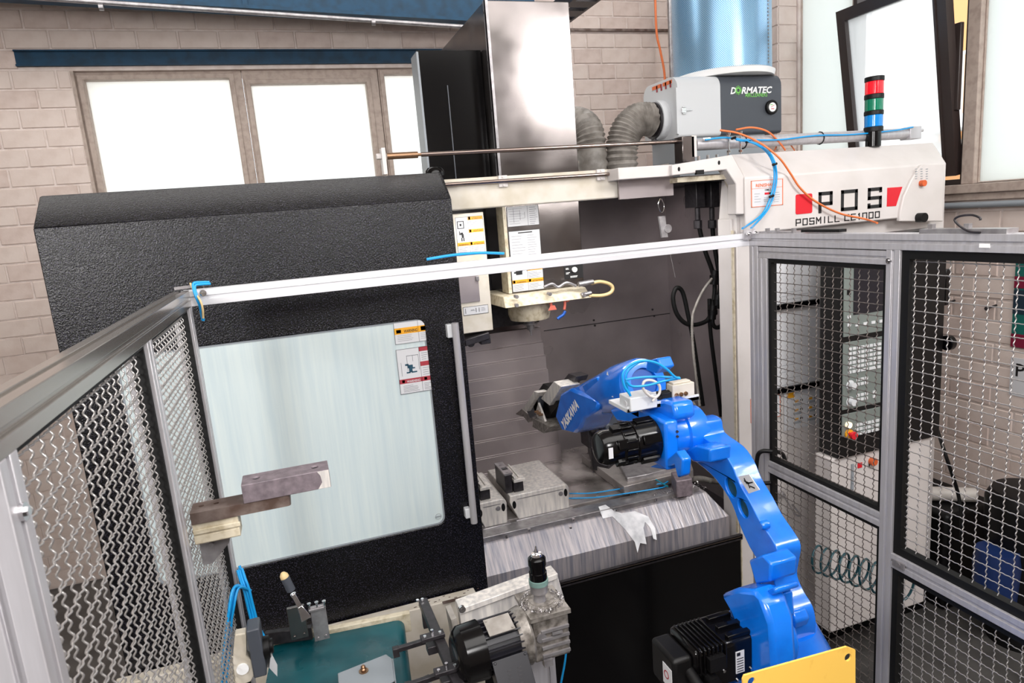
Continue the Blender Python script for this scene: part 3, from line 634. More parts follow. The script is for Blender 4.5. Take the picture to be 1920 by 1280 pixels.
label_plate('warning_label', head, (958, 499), (1017, 493), (960, 548), YS-.0015, border(3)+[(.5, 0, .51, 1, 3), (.5, .1, 1, .24, 1), (0, .55, 1, .69, 1), ('ACHTUNG', .64, .21, .08, 2, .3), ('WARNING', .14, .67, .08, 2, .3), ('ATTENTION', .64, .67, .08, 2, .33), (.53, .12, .6, .22, 2), (.03, .57, .1, .67, 2), (.53, .57, .6, .67, 2)]+hand+lines(.53, .95, .3, .5, 5, 3, .012)+lines(.04, .46, .74, .94, 5, 3, .012)+lines(.53, .95, .74, .94, 5, 3, .012), WM, lab='warning label with a black hand')
label_plate('selector_plate', head, (1057, 491), (1092, 486), (1059, 524), YS-.002, lines(.35, .65, .12, .18, 2, 3, .03)+lines(.08, .3, .36, .42, 2, 3, .03)+lines(.08, .3, .62, .68, 2, 3, .03)+lines(.3, .7, .84, .9, 2, 3, .03), ('black_print', 'amber_print', 'white_print', 'white_print', 'paper'), lab='black selector plate')
b = B(); q = PY(1076, 505, YS); b.cyl((q.x, YS-.014, q.z), (q.x, YS, q.z), .013, 20); obj('selector_knob', b, 'white_print', head, smoothed=40)
# clamp flange under the head
b = B(); fz1 = PY(1000, 550, 3.02).z; fl = PY(944, 565, 3.0).x; frx = PY(1106, 545, 3.0).x
b.hexa([V((fl, 2.98, fz1-.05)), V((frx, 2.98, fz1-.05)), V((frx+.02, 3.35, fz1-.05)), V((fl-.02, 3.35, fz1-.05)), V((fl+.01, 3.03, fz1)), V((frx-.01, 3.03, fz1)), V((frx, 3.35, fz1)), V((fl, 3.35, fz1))])
flg = obj('head_flange', b, 'dirty_cream', head, bevel=.004)
b = B()
for p in ((968, 556), (1030, 551), (968, 572), (1094, 553)): q = PY(*p, 2.985); b.cyl((q.x, 2.972, q.z), (q.x, 3.0, q.z), .009, 14)
b.cyl(PY(1085, 533, 2.99), PY(1112, 528, 2.99), .013, 14); b.cyl(PY(1090, 553, 2.99), PY(1108, 549, 2.99), .011, 14)
b.tube([PY(1020, 538, 3.0), PY(1035, 532, 3.0), PY(1047, 538, 3.0), PY(1062, 530, 3.0), PY(1080, 536, 3.0)], .007)
obj('head_fitting', b, 'steel', head, smoothed=40, kind='stuff')
b = B(); b.tube([PY(1108, 531, 2.99), PY(1125, 528, 2.99), PY(1142, 532, 2.99), PY(1149, 540, 2.99), PY(1144, 549, 2.99), PY(1128, 554, 2.99), PY(1104, 554, 2.99)], .009, 12); obj('coolant_loop', b, 'beige_hose', head, smoothed=60, label='beige coolant hose loop')
# spindle nose
S = PY(992, 575, 3.14); S = V((S.x, 3.14, fz1-.05))
nx = lambda p: PY(*p, 3.14)
z1 = PY(992, 597, 3.14).z
b = B(); b.lathe((S.x, 3.14, S.z+.01), (S.x, 3.14, 0), [(0, .108), (.07, .108), (S.z+.01-z1, .098), (S.z+.01-z1+.001, .05)], 36); nose = obj('spindle_nose', b, 'dirty_cream', head, smoothed=35)
b = B(); b.lathe((S.x+.0, 3.14, z1), (S.x, 3.14, 0), [(0, .04), (.012, .04), (.013, .03), (.022, .03), (.023, .036), (.03, .036), (.034, .02), (.058, .017), (.06, .008), (.068, .008), (.07, .004), (.088, .004)], 20); obj('tool_holder', b, 'steel', head, smoothed=35)
b = B(); q = PY(1032, 562, 3.0); b.tube([q, PY(1033, 570, 3.0), PY(1036, 578, 3.0)], .008, 8, True); b.hexa([PY(1027, 581, 3.0)+V((0, d_, 0)) if 0 else v for v in [PY(1028, 582, 2.99), PY(1044, 580, 2.99), PY(1044, 580, 3.01), PY(1028, 582, 3.01), PY(1032, 573, 2.99), PY(1040, 572, 2.99), PY(1040, 572, 3.01), PY(1032, 573, 3.01)]]); obj('pink_nozzle', b, 'pink', head, label='pink coolant nozzle')
b = B(); b.tube([PY(1059, 562, 3.0), PY(1059, 572, 3.0), PY(1058, 580, 3.0)], .007); b.cyl(PY(1062, 565, 3.0), PY(1067, 563, 3.0), .005, 8); obj('nozzle_valve', b, 'pink', head, smoothed=50)
b = B(); b.tube([PY(1060, 583, 3.0), PY(1056, 590, 3.0), PY(1050, 594, 3.0), PY(1045, 598, 3.0)], .0075); obj('blue_nozzle', b, 'blue_dark', head, smoothed=50, label='blue coolant nozzle')
# hoses inside at right
def hose(name, parent, pts, Y, r, mt, ribs=0, **k):
    b = B(); P = [PY(p[0], p[1], p[2] if len(p) > 2 else Y) for p in pts]
    if ribs:
        s = smooth(P, 24); d = 0; acc = [0]
        b.tube(s, r, 12, False, rf=lambda i: r*(1.0 if i % 2 else ribs))
    else: b.tube(P, r, 10)
    return obj(name, b, mt, parent, smoothed=70, **k)
YH = 2.85
hose('black_hose', mc, [(1308, 400), (1312, 430), (1322, 470), (1336, 510), (1340, 545), (1332, 590), (1318, 605), (1290, 608), (1270, 590), (1262, 560), (1268, 540), (1280, 548), (1290, 590), (1300, 640), (1318, 760)], YH, .011, 'rubber')
hose('black_hose', mc, [(1335, 400), (1338, 450), (1346, 500), (1350, 540), (1340, 580), (1336, 605), (1344, 614), (1355, 605), (1360, 570)], YH, .011, 'rubber')
hose('black_hose', mc, [(1330, 560), (1332, 620), (1342, 700), (1352, 780)], YH+.02, .010, 'rubber')
hose('conduit_hose', mc, [(1335, 522), (1318, 545), (1304, 575), (1298, 600), (1300, 660), (1312, 760)], YH-.03, .006, 'hose_grey', ribs=1.25)
for px, py in ((1340, 520), (1345, 565), (1336, 585)):
    b = B(); q = PY(px, py, YH-.01); b.cyl(q+V((.005, 0, .035)), q-V((.005, 0, .035)), .02, 14); b.cyl(q+V((.0, 0, .012)), q-V((0, 0, .012)), .025, 12); obj('hose_fitting', b, 'black', mc, smoothed=40)
for px in (1307, 1334):
    b = B(); q = PY(px, 365, YH-.05); b.box((q.x-.024, YH-.08, q.z-.06), (q.x+.024, YH+.02, q.z+.07)); b.cyl(q-V((0, 0, .06)), q-V((0, 0, .12)), .013, 12); b.cyl(q-V((0, 0, .12)), q-V((0, 0, .16)), .02, 10); obj('hose_bracket', b, 'dark_metal', mc, bevel=.003)
b = B(); b.tube([PY(1238, 372, 2.8), PY(1234, 382, 2.8), PY(1238, 396, 2.8), PY(1243, 396, 2.8), PY(1245, 384, 2.8), PY(1240, 372, 2.8)], .0022, 6)
b2 = B(); q = PY(1243, 425, 2.8); b2.obox(q, (.0, .006, 0), (.016, 0, -.0), (.006, 0, -.05)); b2.cyl(q+V((.022, -.01, -.01)), q+V((.022, .01, -.01)), .02, 16); b2.tube([PY(1255, 468, 2.8), PY(1266, 520, 2.8)], .0012, 5, False)
bal = thing('spring_balancer', 'small hanging spring balancer with wire and hook inside the milling machine', 'balancer', PY(1243, 372, 2.8))
obj('carabiner', b, 'chrome', bal, smoothed=60); obj('balancer_body', b2, 'steel', bal, smoothed=30)
# front lip, lower panels
lx0 = PY(895, 1127, YF).x
b = B(); b.box((lx0, YF-.012, LIP-.02), (cxi, YF+.008, LIP-.004)); b.box((lx0, YF-.012, LIP-.028), (cxi, YF-.004, LIP)); obj('front_lip', b, 'dark_metal', mc, bevel=.001)
b = B(); b.box((lx0, YF-.014, LIP-.012), (cxi, YF-.011, LIP-.007)); obj('lip_edge', b, 'chrome_rod', mc)
b = B(); b.box((-.9, YF, .05), (cxi, YF+.03, LIP-.02)); obj('lower_panel', b, 'black_gloss', mc)
b = B(); b.box((cxi-.004, YF-.006, .05), (cxi+.001, YF+.02, LIP-.02)); obj('panel_edge', b, 'dirty_cream', mc)

# ---- table with bevelled front
TY = 2.525
tz = LIP+.02
e_x1 = PY(1368, 970, TY).x
f0 = PY(915, 1078, TY); f1 = PY(1365, 970, TY); fz = (f0.z+f1.z)/2
T2 = PY(1240, 945, TY+.16)
tz2 = .955
yb = PZ(1240, 941, tz2).y
b = B(); prof = [(TY, .64), (TY, fz), (yb, tz2), (3.5, tz2), (3.5, .64)]
x0_, x1_ = .1, e_x1
n = len(prof); ch = .07
vs = [(x0_, p[0], p[1]) for p in prof]+[(x1_, TY, .64), (x1_, TY, fz), (x1_-ch, yb, tz2), (x1_-ch, 3.5, tz2), (x1_, 3.5, .64)]
b.add(vs, [(0, 5, 6, 1), (1, 6, 7, 2), (2, 7, 8, 3), (3, 8, 9, 4), (0, 1, 2, 3, 4), (5, 9, 8, 7, 6)])
table = obj('work_table', b, ['wet_steel'], mc, bevel=.004, label='wet streaked steel table front')
b = B(); b.box((x0_+.01, yb+.13, tz2), (x1_-.25, 3.45, tz2+.02)); obj('table_plate', b, 'table_steel', table, bevel=.002)
b = B(); b.box((x0_, yb+.012, tz2), (x1_-.1, yb+.03, tz2+.022)); b.box((x0_, yb+.03, tz2+.0), (x1_-.28, yb+.12, tz2+.01)); obj('edge_strip', b, 'steel', table, bevel=.002)
b = B()
for p in ((992, 994), (1075, 975), (1155, 957), (1070, 990), (1230, 938), (950, 1008)): q = PZ(*p, tz2+.012); b.cyl(q, q+V((0, 0, .008)), .007, 10)
obj('table_screw', b, 'chrome', table, smoothed=40, kind='stuff')
# coolant foam spill running down the bevel
def ptb(x, y): # point on bevel plane or front
    d = ray(x, y); P1 = V((0, TY, fz)); n_ = V((0, -(tz2-fz), (yb-TY))).normalized(); t_ = (P1-CAM).dot(n_)/d.dot(n_); return CAM+d*t_+n_*.0025
fo = [(1122, 950), (1135, 946), (1150, 957), (1165, 962), (1190, 958), (1215, 968), (1228, 990), (1231, 1012), (1225, 1010), (1219, 990), (1209, 978), (1206, 990), (1212, 1020), (1200, 1018), (1195, 1036), (1190, 1016), (1170, 990), (1148, 968), (1130, 972)]
pts = [ptb(*p) for p in fo]; n_ = V((0, -(tz2-fz), (yb-TY))).normalized(); U = X_; W = n_.cross(U); O = pts[0]
b = B(); b.plate([((p-O).dot(U), (p-O).dot(W)) for p in pts], O, U, W, .002); obj('foam_spill', b, 'foam', table, label='white coolant foam running down')
# swarf on the table
b = B()
for i in range(420):
    c0 = random.choice(((1300, 912, 10, 8), (1255, 905, 16, 9), (1270, 925, 14, 6), (1170, 925, 60, 6), (975, 925, 6, 24)))
    q = PZ(c0[0]+random.gauss(0, c0[2]), c0[1]+random.gauss(0, c0[3]*.6), tz2+.008); s_ = random.uniform(.002, .006)
    a_ = V((random.uniform(-1, 1), random.uniform(-1, 1), random.uniform(0, 1))).normalized()*s_; c_ = a_.orthogonal().normalized()*s_*.5
    b.add([q-a_, q+c_, q+a_, q-c_+V((0, 0, s_))], [(0, 1, 2), (0, 2, 3), (1, 3, 2)])
obj('swarf', b, 'swarf', label='scattered bright metal swarf on the milling table', cat='swarf', kind='stuff')

# =================================================================== THINGS ON THE MACHINE TABLE
def vise(name, lab, x0, x1, yf, z0, s):
    r = thing(name, lab, 'vise', ((x0+x1)/2, yf+.1, z0), 'machine vises on the table'); h = .118; zt = z0+h
    b = B(); c = .035
    b.plate([(x0+c, z0), (x1-.004, z0), (x1, z0+h-.02), (x1-.006, z0+h-.006), (x1-.016, zt), (x0+.004, zt), (x0, z0+h-.03)], (0, yf, 0), X_, Z_, .36); bd = obj('vise_body', b, 'vise_steel', r, bevel=.003)
    b = B(); b.box((x0+.035, yf-.0015, zt-.022), (x1-.03, yf, zt-.019)); obj('scribe_line', b, 'steel', bd)
    for xx, zz in ((x0+.02, z0+h-.045), (x1-.018, z0+h-.04)): obj('oval_port', B().plate(circ(xx, zz, .009, 20, .019), (0, yf-.001, 0), X_, Z_, .002), 'black', r)
    b = B(); xx = x1-.043; b.cyl((xx, yf-.003, z0+h-.04), (xx, yf, z0+h-.04), .011, 20); b.cyl((xx, yf-.005, z0+h-.04), (xx, yf-.002, z0+h-.04), .0065, 16); obj('socket_screw', b, 'steel', r, smoothed=40)
    b = B(); b.box((x0-.004, yf+.035, zt), (x0+.03, yf+.19, zt+.088)); obj('jaw', b, 'dark_metal', r, bevel=.003)
    b = B(); b.box((x0+.034, yf+.03, zt), (x0+.082, yf+.17, zt+.05)); obj('jaw', b, 'dark_metal', r, bevel=.003)
    b = B(); b.plate(rrect(x0-.005, yf+.034, x0+.036, yf+.192, .003), (0, 0, zt+.096), X_, Y_, .008, [rrect(x0+.004, yf+.085, x0+.03, yf+.12, .002)])
    for p in ((x0+.014, yf+.055), (x0+.014, yf+.155)): b.cyl((p[0], p[1], zt+.096), (p[0], p[1], zt+.098), .007, 12)
    obj('jaw_top', b, 'steel', r)
    b = B(); b.box((x0+.034, yf+.02, zt+.05), (x0+.09, yf+.2, zt+.064)); b.box((x0+.036, yf+.02, zt+.064), (x0+.046, yf+.2, zt+.078)); b.bar((x0+.066, yf+.04, zt+.068), (x0+.07, yf+.21, zt+.068), .008, .006); obj('jaw_plate', b, 'vise_steel', r, bevel=.002)
    b = B(); b.box((x0+.02, yf-.012, z0-.03), (x1+.01, yf+.25, z0)); obj('vise_base', b, 'steel', r, bevel=.003)
    return r
va = PY(955, 930, 2.74); vb = PY(1066, 905, 2.74); vz = PY(975, 972, 2.74).z
vise('machine_vise', 'steel machine vise with black jaws standing right of the door edge, swarf at its left', va.x, vb.x, 2.74, vz, 1)
vise('machine_vise', 'steel machine vise partly hidden behind the door handle', va.x-.165, va.x-.018, 2.73, vz, 1)
# riser plates under the right fixture
zt3 = tz2+.02
fx = thing('clamping_fixture', 'dark wet stepped steel fixture on the table under the robot arm', 'fixture', (1.35, 3.05, zt3))
def zb(b, pts, z, h): # prism from photo points on plane z, going down h
    q = [PZ(*p, z) for p in pts]; b.plate([(p.x, p.y) for p in q], (0, 0, z), X_, Y_, h); return b
b = B(); zb(b, [(1090, 852), (1170, 912), (1300, 880), (1290, 850), (1200, 838)], zt3+.045, .045); obj('base_block', b, 'table_steel', fx, bevel=.003)
b = B(); zb(b, [(1160, 868), (1176, 896), (1217, 888), (1290, 868), (1282, 850)], zt3+.065, .06); obj('step_block', b, 'steel', fx, bevel=.003)
b = B(); zb(b, [(1100, 812), (1108, 840), (1140, 846), (1165, 826), (1150, 806)], zt3+.14, .12); obj('rear_block', b, 'dark_metal', fx, bevel=.003)
b = B()
q = PY(1112, 800, 3.1); b.box((q.x-.05, 3.06, q.z-.1), (q.x+.05, 3.16, q.z+.07)); b.cyl((q.x+.0, 3.02, q.z-.03), (q.x, 3.1, q.z-.03), .03, 16); b.cyl((q.x+.03, 3.03, q.z+.02), (q.x+.03, 3.1, q.z+.02), .022, 16); b.cyl((q.x-.03, 3.03, q.z+.01), (q.x-.03, 3.1, q.z+.01), .018, 16)
obj('clamp_casting', b, 'dark_metal', fx, bevel=.006)
b = B(); q = PY(1140, 778, 3.05); b.obox(q, (.035, 0, .01), (0, .03, 0), (-.012, 0, .1)); b.cyl(q+V((-.02, -.05, -.05)), q+V((-.02, -.02, -.05)), .02, 14); obj('lever_arm', b, 'anthracite', fx, bevel=.006)
bk = B(); zb(bk, [(1268, 902), (1298, 897), (1284, 880), (1258, 884)], zt3+.085, .085)
obj('steel_blank', bk, 'shot_steel', bevel=.004, label='small dark square steel block with drips at the right end of the table', cat='block')
bh = B(); bh.tube([PY(1298, 898, 2.95), PY(1315, 897, 2.95), PY(1345, 903, 2.95), PY(1400, 908, 2.95)], .016, 12); 
s = smooth([PY(1298, 898, 2.95), PY(1315, 897, 2.95), PY(1345, 903, 2.95), PY(1410, 908, 2.95)], 20); bh = B(); bh.tube(s, .016, 12, False, rf=lambda i: .016 if i % 2 else .0125)
obj('ribbed_hose', bh, 'hose_grey', smoothed=60, label='grey ribbed hose behind the robot arm at table height', cat='hose')
# blue air lines over the table
for i, (pts, mt, lb) in enumerate((([(1068, 925), (1110, 924), (1165, 916), (1225, 908), (1248, 905), (1262, 890), (1268, 872)], 'cyan_hose', 'upper light blue air hose lying across the milling table'),
                             ([(1066, 934), (1120, 932), (1180, 924), (1235, 915), (1247, 912)], 'cyan_hose', 'lower light blue air hose lying across the milling table'),
                             ([(1240, 862), (1220, 880), (1222, 893), (1240, 905), (1252, 912)], 'teal_hose', 'teal green air hose looping above the table fixture'))):
    b = B(); b.tube([PZ(*p, tz2+.035 if i != 2 else tz2+.06) for p in pts], .0035, 8); obj('air_hose', b, mt, smoothed=60, label=lb, cat='hose')
# machined workpiece swarf heap between vises, droplets
# =================================================================== STEEL DUCT, BLACK CABINET ON ROOF
DY = 2.9
x0_ = (PY(908.8, 1.7, DY).x+PY(935, 327.5, DY).x)/2; x1_ = (PY(1068, 1.7, DY).x+PY(1083.5, 317.5, DY).x)/2; zt_d = PY(1000, 2, DY).z
du = thing('steel_duct', 'tall shiny stainless steel column housing rising above the milling machine', 'housing', (x0_+.2, DY+.3, zt_-.01))
yb_ = 3.75
b = B(); b.box((x0_, DY, zt_-.02), (x1_, yb_, zt_d)); obj('housing_body', b, 'stainless', du, bevel=.003)
b = B(); b.box((x0_-.004, DY-.003, zt_-.02), (x0_+.012, DY+.002, zt_d+.002)); b.box((x0_-.004, DY-.003, zt_-.02), (x0_+.0, DY+.02, zt_d)); obj('corner_flange', b, 'steel', du)
b = B()
for k in range(4):
    z_ = zt_+.1+k*.2; b.cyl((x0_-.006, DY+.014, z_), (x0_+.002, DY+.014, z_), .006, 10); b.cyl((x1_-.0, DY+.02, z_), (x1_+.006, DY+.02, z_), .005, 8)
obj('screw', b, 'dark_metal', du, smoothed=40, kind='stuff')
bl = PY(782, 96, 3.0); 
b = B(); cx_0 = (PY(782, 97, 3.0).x+PY(803, 325, 3.0).x)/2
b.box((cx_0, 3.0, zt_-.02), (x0_-.004, 3.12, PY(800, 94, 3.0).z)); cab = obj('black_cabinet', b, 'black_gloss', bevel=.003, label='tall glossy black sheet metal cabinet left of the shiny steel housing', cat='cabinet')
b = B(); q = PY(840, 200, 2.998); b.box((PY(838, 160, 2.998).x, 2.996, zt_-.01), (PY(838, 160, 2.998).x+.004, 3.0, PY(838, 160, 2.998).z)); obj('fold_line', b, 'anthracite', cab)
b = B(); b.box((cx_0-.003, 2.997, zt_-.01), (cx_0+.006, 3.12, PY(800, 97, 3.0).z)); obj('edge_strip', b, 'grey_mid', cab)  # grey edge paints the window reflection on the cabinet's left side
# black round sensor on the roof near door corner
b = B(); q = PY(815, 325, 2.7); b.lathe(q-V((0, 0, .01)), q+V((0, 0, 1)), [(0, .04), (.02, .038), (.032, .028), (.036, .01)], 18); obj('roof_bump', b, 'black_gloss', mc, smoothed=50)

# =================================================================== DOOR CYLINDER ON THE ROOF
YC = 2.62
pc = thing('pneumatic_cylinder', 'long pneumatic door cylinder with chromed rod across the machine top', 'cylinder', PY(1300, 310, YC))
a = PY(1302, 274, YC); c = PY(1700, 248, YC); zc = (a.z+c.z)/2
b = B(); b.cyl((a.x, YC, zc), (c.x, YC, zc), .026, 24); obj('barrel', b, 'alu', pc, smoothed=40)
b = B(); b.box((PY(1271, 270, YC).x, YC-.035, PY(1285, 305, YC).z), (PY(1294, 270, YC).x, YC+.03, zc+.035)); obj('head_block', b, 'stainless', pc, bevel=.003)
b = B(); b.box((PY(1296, 270, YC-.03).x, YC-.035, PY(1300, 295, YC).z), (PY(1305, 270, YC-.03).x, YC+.03, zc+.036)); obj('mount_plate', b, 'white_paint', pc)
b = B(); q0 = PY(1285, 266, YC-.01); q1 = PY(790, 287, YC-.01); zr_ = (q0.z+q1.z)/2; b.cyl((q1.x, YC, zr_), (q0.x, YC, zr_), .0085, 14); obj('piston_rod', b, 'chrome_rod', pc, smoothed=40)
b = B(); b.cyl((PY(725, 291, YC).x, YC, zr_), (PY(783, 288, YC).x, YC, zr_), .0125, 14); b.cyl((PY(783, 288, YC).x, YC, zr_), (PY(800, 288, YC).x, YC, zr_), .006, 8); obj('rod_coupling', b, 'brass', pc, smoothed=40)
b = B(); q = PY(716, 290, YC); b.box((q.x-.004, YC-.02, PY(720, 328, YC).z), (q.x+.012, YC+.02, zr_+.03)); b.cyl((q.x-.022, YC, zr_), (q.x, YC, zr_), .012, 6); obj('door_bracket', b, 'white_paint', pc, bevel=.002)
b = B(); b.box((PY(1697, 248, YC).x, YC-.03, zc-.03), (PY(1718, 248, YC).x, YC+.03, zc+.03)); b.cyl((PY(1718, 238, YC).x, YC-.02, zc+.01), (PY(1724, 238, YC).x, YC-.02, zc+.01), .008, 8); obj('end_cap', b, 'alu', pc, bevel=.003)
for px in (1380, 1358):
    b = B(); q = PY(px, 250, YC); b.cyl((q.x, YC-.03, PY(px, 296, YC).z), (q.x, YC-.03, zc+.045), .004, 8); b.cyl((q.x, YC-.03, zc+.03), (q.x, YC-.03, zc+.045), .009, 6); b.cyl((q.x, YC-.03, zc-.045), (q.x, YC-.03, zc-.035), .009, 6); obj('clamp_bolt', b, 'chrome', pc, smoothed=40)
b = B(); q = PY(1318, 261, YC-.03); b.cyl(q, q+V((.03, -.01, 0)), .007, 8); obj('air_fitting', b, 'chrome', pc, smoothed=40)
b = B()
for px in (1393, 1537): 
    q = PY(px, 255, YC); x = B(); P = [V((q.x, YC+.0285*math.cos(t_*math.pi/6), zc+.0285*math.sin(t_*math.pi/6))) for t_ in range(13)]; b.tube(P, .0025, 6, False)
obj('cable_tie', b, 'black', pc)
# screws on top of the arch
b = B()
for px, py in ((1327, 296), (1344, 295), (1366, 291), (1310, 298)): q = PY(px, py, 2.5); b.cyl(q-V((0, 0, .008)), q+V((0, 0, .012)), .006, 8)
obj('roof_screw', b, 'chrome', mc, smoothed=40, kind='stuff')
# cables over the cover
def cable(name, pts, r, mt, lab, cat='hose'):
    b = B(); b.tube([PY(p[0], p[1], p[2]) for p in pts], r, 8); return obj(name, b, mt, smoothed=60, label=lab, cat=cat)
cable('air_hose', [(1322, 262, 2.58), (1360, 258, 2.57), (1400, 264, 2.55), (1430, 278, 2.5), (1447, 300, 2.43), (1452, 330, 2.42), (1446, 365, 2.42), (1430, 400, 2.41), (1402, 422, 2.38), (1392, 428, 2.3)], .0042, 'cyan_hose', 'blue air hose from the cylinder looping down over the white cover, left strand')
cable('air_hose', [(1380, 262, 2.56), (1420, 270, 2.54), (1447, 292, 2.42), (1456, 325, 2.415), (1452, 360, 2.415), (1440, 392, 2.41), (1416, 420, 2.38), (1408, 428, 2.3)], .0042, 'cyan_hose', 'blue air hose looping down over the white cover, right strand nearer the lettering')
cable('air_hose', [(1395, 262, 2.585), (1460, 262, 2.585), (1530, 254, 2.585), (1600, 252, 2.585), (1680, 244, 2.585), (1712, 238, 2.585)], .0036, 'cyan_hose', 'blue air hose strapped along the pneumatic cylinder barrel')
cable('orange_cable', [(1350, 244, 2.56), (1385, 250, 2.52), (1425, 268, 2.46), (1460, 295, 2.42), (1482, 325, 2.42), (1500, 352, 2.42), (1530, 378, 2.42), (1575, 400, 2.41), (1620, 410, 2.4), (1645, 418, 2.3)], .0045, 'orange_hose', 'orange cable running diagonally across the lettered white cover', 'cable')
cable('orange_cable', [(1380, 243, 2.58), (1410, 239, 2.58), (1440, 247, 2.58), (1462, 268, 2.6), (1472, 281, 2.62)], .0042, 'orange_hose', 'orange cable arching over the cylinder behind the signal tower', 'cable')
cable('orange_cable', [(1452, 282, 2.66), (1462, 266, 2.66), (1480, 270, 2.66), (1490, 282, 2.66)], .003, 'orange_hose', 'thin orange cable coil behind the white cover', 'cable')
b = B()
for px, py in ((1452, 308), (1446, 368), (1375, 259), (1402, 266)):
    q = PY(px, py, 2.41 if px > 1440 else 2.55); b.cyl(q-V((.009, 0, .002)), q+V((.012, 0, .003)), .0055, 8)
obj('cable_tie', b, 'black', label='black cable ties holding the blue hoses on the white cover', cat='cable tie', kind='stuff')
# signal tower
TYs = 2.585
q = PY(1637, 272, TYs); s_ = thing('signal_tower', 'signal tower with red, green and blue lamps on the white machine cover', 'signal light', (q.x, TYs, q.z))
def tz_(py): return PY(1640, py, TYs).z
rt = .040
def seg(nm, y0, y1, r, mt): b = B(); b.cyl((q.x, TYs, tz_(y1)), (q.x, TYs, tz_(y0)), r, 28); obj(nm, b, mt, s_, smoothed=40, bevel=.002)
seg('base', 245, 275, rt*.86, 'black_gloss'); seg('collar', 238, 247, rt*1.06, 'black')
seg('blue_lens', 216, 238, rt, 'lens_blue'); seg('collar', 208, 216, rt*1.06, 'black'); seg('green_lens', 186, 208, rt, 'lens_green'); seg('collar', 177, 186, rt*1.06, 'black')
seg('red_lens', 153, 177, rt, 'lens_red'); seg('cap', 144, 153, rt*1.06, 'black')

# =================================================================== AIR CLEANER
AY = 3.5
fx0 = PY(1271, 200, AY).x; fxm = (PY(1350, 140, AY).x+PY(1352, 240, AY).x)/2; fx1 = PY(1465, 190, AY).x
az1 = PY(1400, 138, AY).z; az0 = PY(1400, 245, AY).z-.02; ybk = PX(1207, 200, fx0).y
ac = thing('air_cleaner', 'light and dark grey oil mist air cleaner with a blue perforated filter drum', 'air cleaner', ((fx0+fx1)/2, AY+.25, az0))
def xr_prof(x0, x1, m, nm, r1=0, r0=0):
    b = B(); b.plate(rrect(AY, az0, ybk, az1, [r1, r1, r0, r0], 6) if 0 else rrect(AY, az0, ybk, az1, [.07, .07, .02, .02], 6), (x1, 0, 0), Y_, Z_, x1-x0); return obj(nm, b, m, ac, smoothed=30, bevel=.004)
xr_prof(fx0, fxm, 'grey_light', 'housing'); ho = xr_prof(fxm+.002, fx1, 'anthracite', 'front_cover')
b = B(); b.box((fx0+.02, AY+.03, az0-.22), (fx1-.1, ybk-.05, az0)); obj('support_frame', b, 'grey_mid', ac)
b = B(); b.box((fx0-.012, AY-.005, az0+.02), (fx0, AY+.015, az1-.07)); obj('corner_flange', b, 'grey_light', ac)
# brand lettering
b = B(); q = PY(1369, 176, AY-.002); b.text('D', q, X_, Z_, .052, shear=.25, bold=.03); b.text('RMATEC', q+X_*.077, X_, Z_, .052, shear=.25, bold=.03, fit=.222)
obj('lettering', b, 'white_print', ho)
b = B(); c = q+V((.057, -.001, .019)); b.plate(circ(0, 0, .018), c, X_, Z_, .001, [circ(0, 0, .010)]); b.plate(circ(0, 0, .024, 28), c, X_, Z_, .0006, [circ(0, 0, .022, 28)])
for k in range(4): an_ = k*math.pi/2; b.obox(c+V((.024*math.cos(an_), 0, .024*math.sin(an_))), (.0008+.003*abs(math.cos(an_)), 0, 0), (0, .0006, 0), (0, 0, .0008+.003*abs(math.sin(an_))))
b.text('AIRCLEANERS', PY(1397, 182, AY-.002), X_, Z_, .034, bold=.01, fit=.16); obj('lettering', b, 'lime_print', ho, label='lime green lettering and ring')
b = B(); q = PY(1447, 201, AY-.01); b.lathe(q+V((0, .012, 0)), q-V((0, 1, 0)), [(0, .042), (.02, .042), (.024, .036), (.018, .027)], 28); obj('gauge_rim', b, 'black', ho, smoothed=40)
b = B(); b.cyl(q-V((0, .004, 0)), q-V((0, .0085, 0)), .0265, 28); q = q-V((0, .005, 0)); b.m = 1; b.bar(q+V((-.012, -.0045, .0)), q+V((.012, -.0045, .012)), .002, .002); b.box((q.x-.012, q.y-.005, q.z-.012), (q.x+.01, q.y-.0044, q.z-.008)); b.m = 2; b.box((q.x-.018, q.y-.005, q.z+.012), (q.x-.0, q.y-.0044, q.z+.016)); obj('gauge_dial', b, ['white_print', 'red', 'lime_print'], ho)
# latch
b = B(); q = PY(1283, 207, AY-.004); b.box((q.x-.02, AY-.012, q.z-.014), (q.x+.01, AY, q.z+.014)); b.bar(q+V((0, -.006, 0)), q+V((.05, -.006, .0)), .006, .006)
for dz in (-.018, .018): b.box((q.x-.014, AY-.014, q.z+dz-.003), (q.x+.006, AY, q.z+dz+.003))
obj('toggle_latch', b, 'chrome', ac, bevel=.001)
# side label and hose collar on left end
b = B(); b.m = 0; a = PX(1218, 165, fx0-.014); c = PX(1258, 145, fx0-.014)
y0, y1 = c.y, a.y; zc0, zc1 = a.z-.02, c.z+.0
b.box((fx0-.002, y0, zc0), (fx0, y1, zc1)); b.m = 1; b.box((fx0-.003, y0+.01, zc1-.03), (fx0-.002, (y0+y1)/2-.01, zc1-.01)); b.box((fx0-.003, (y0+y1)/2+.01, zc1-.03), (fx0-.002, y1-.01, zc1-.01)); b.m = 2
for k in range(4): b.box((fx0-.003, y0+.02+k*.05, zc0+.02), (fx0-.002, y0+.035+k*.05, zc1-.05))
obj('warning_label', b, ['paper', 'orange_print', 'crimson_print'], ac)
hc = PX(1240, 226, fx0)
b = B(); b.cyl(hc, hc-V((.05, 0, 0)), .115, 32); obj('hose_collar', b, 'grey_light', ac, smoothed=40)
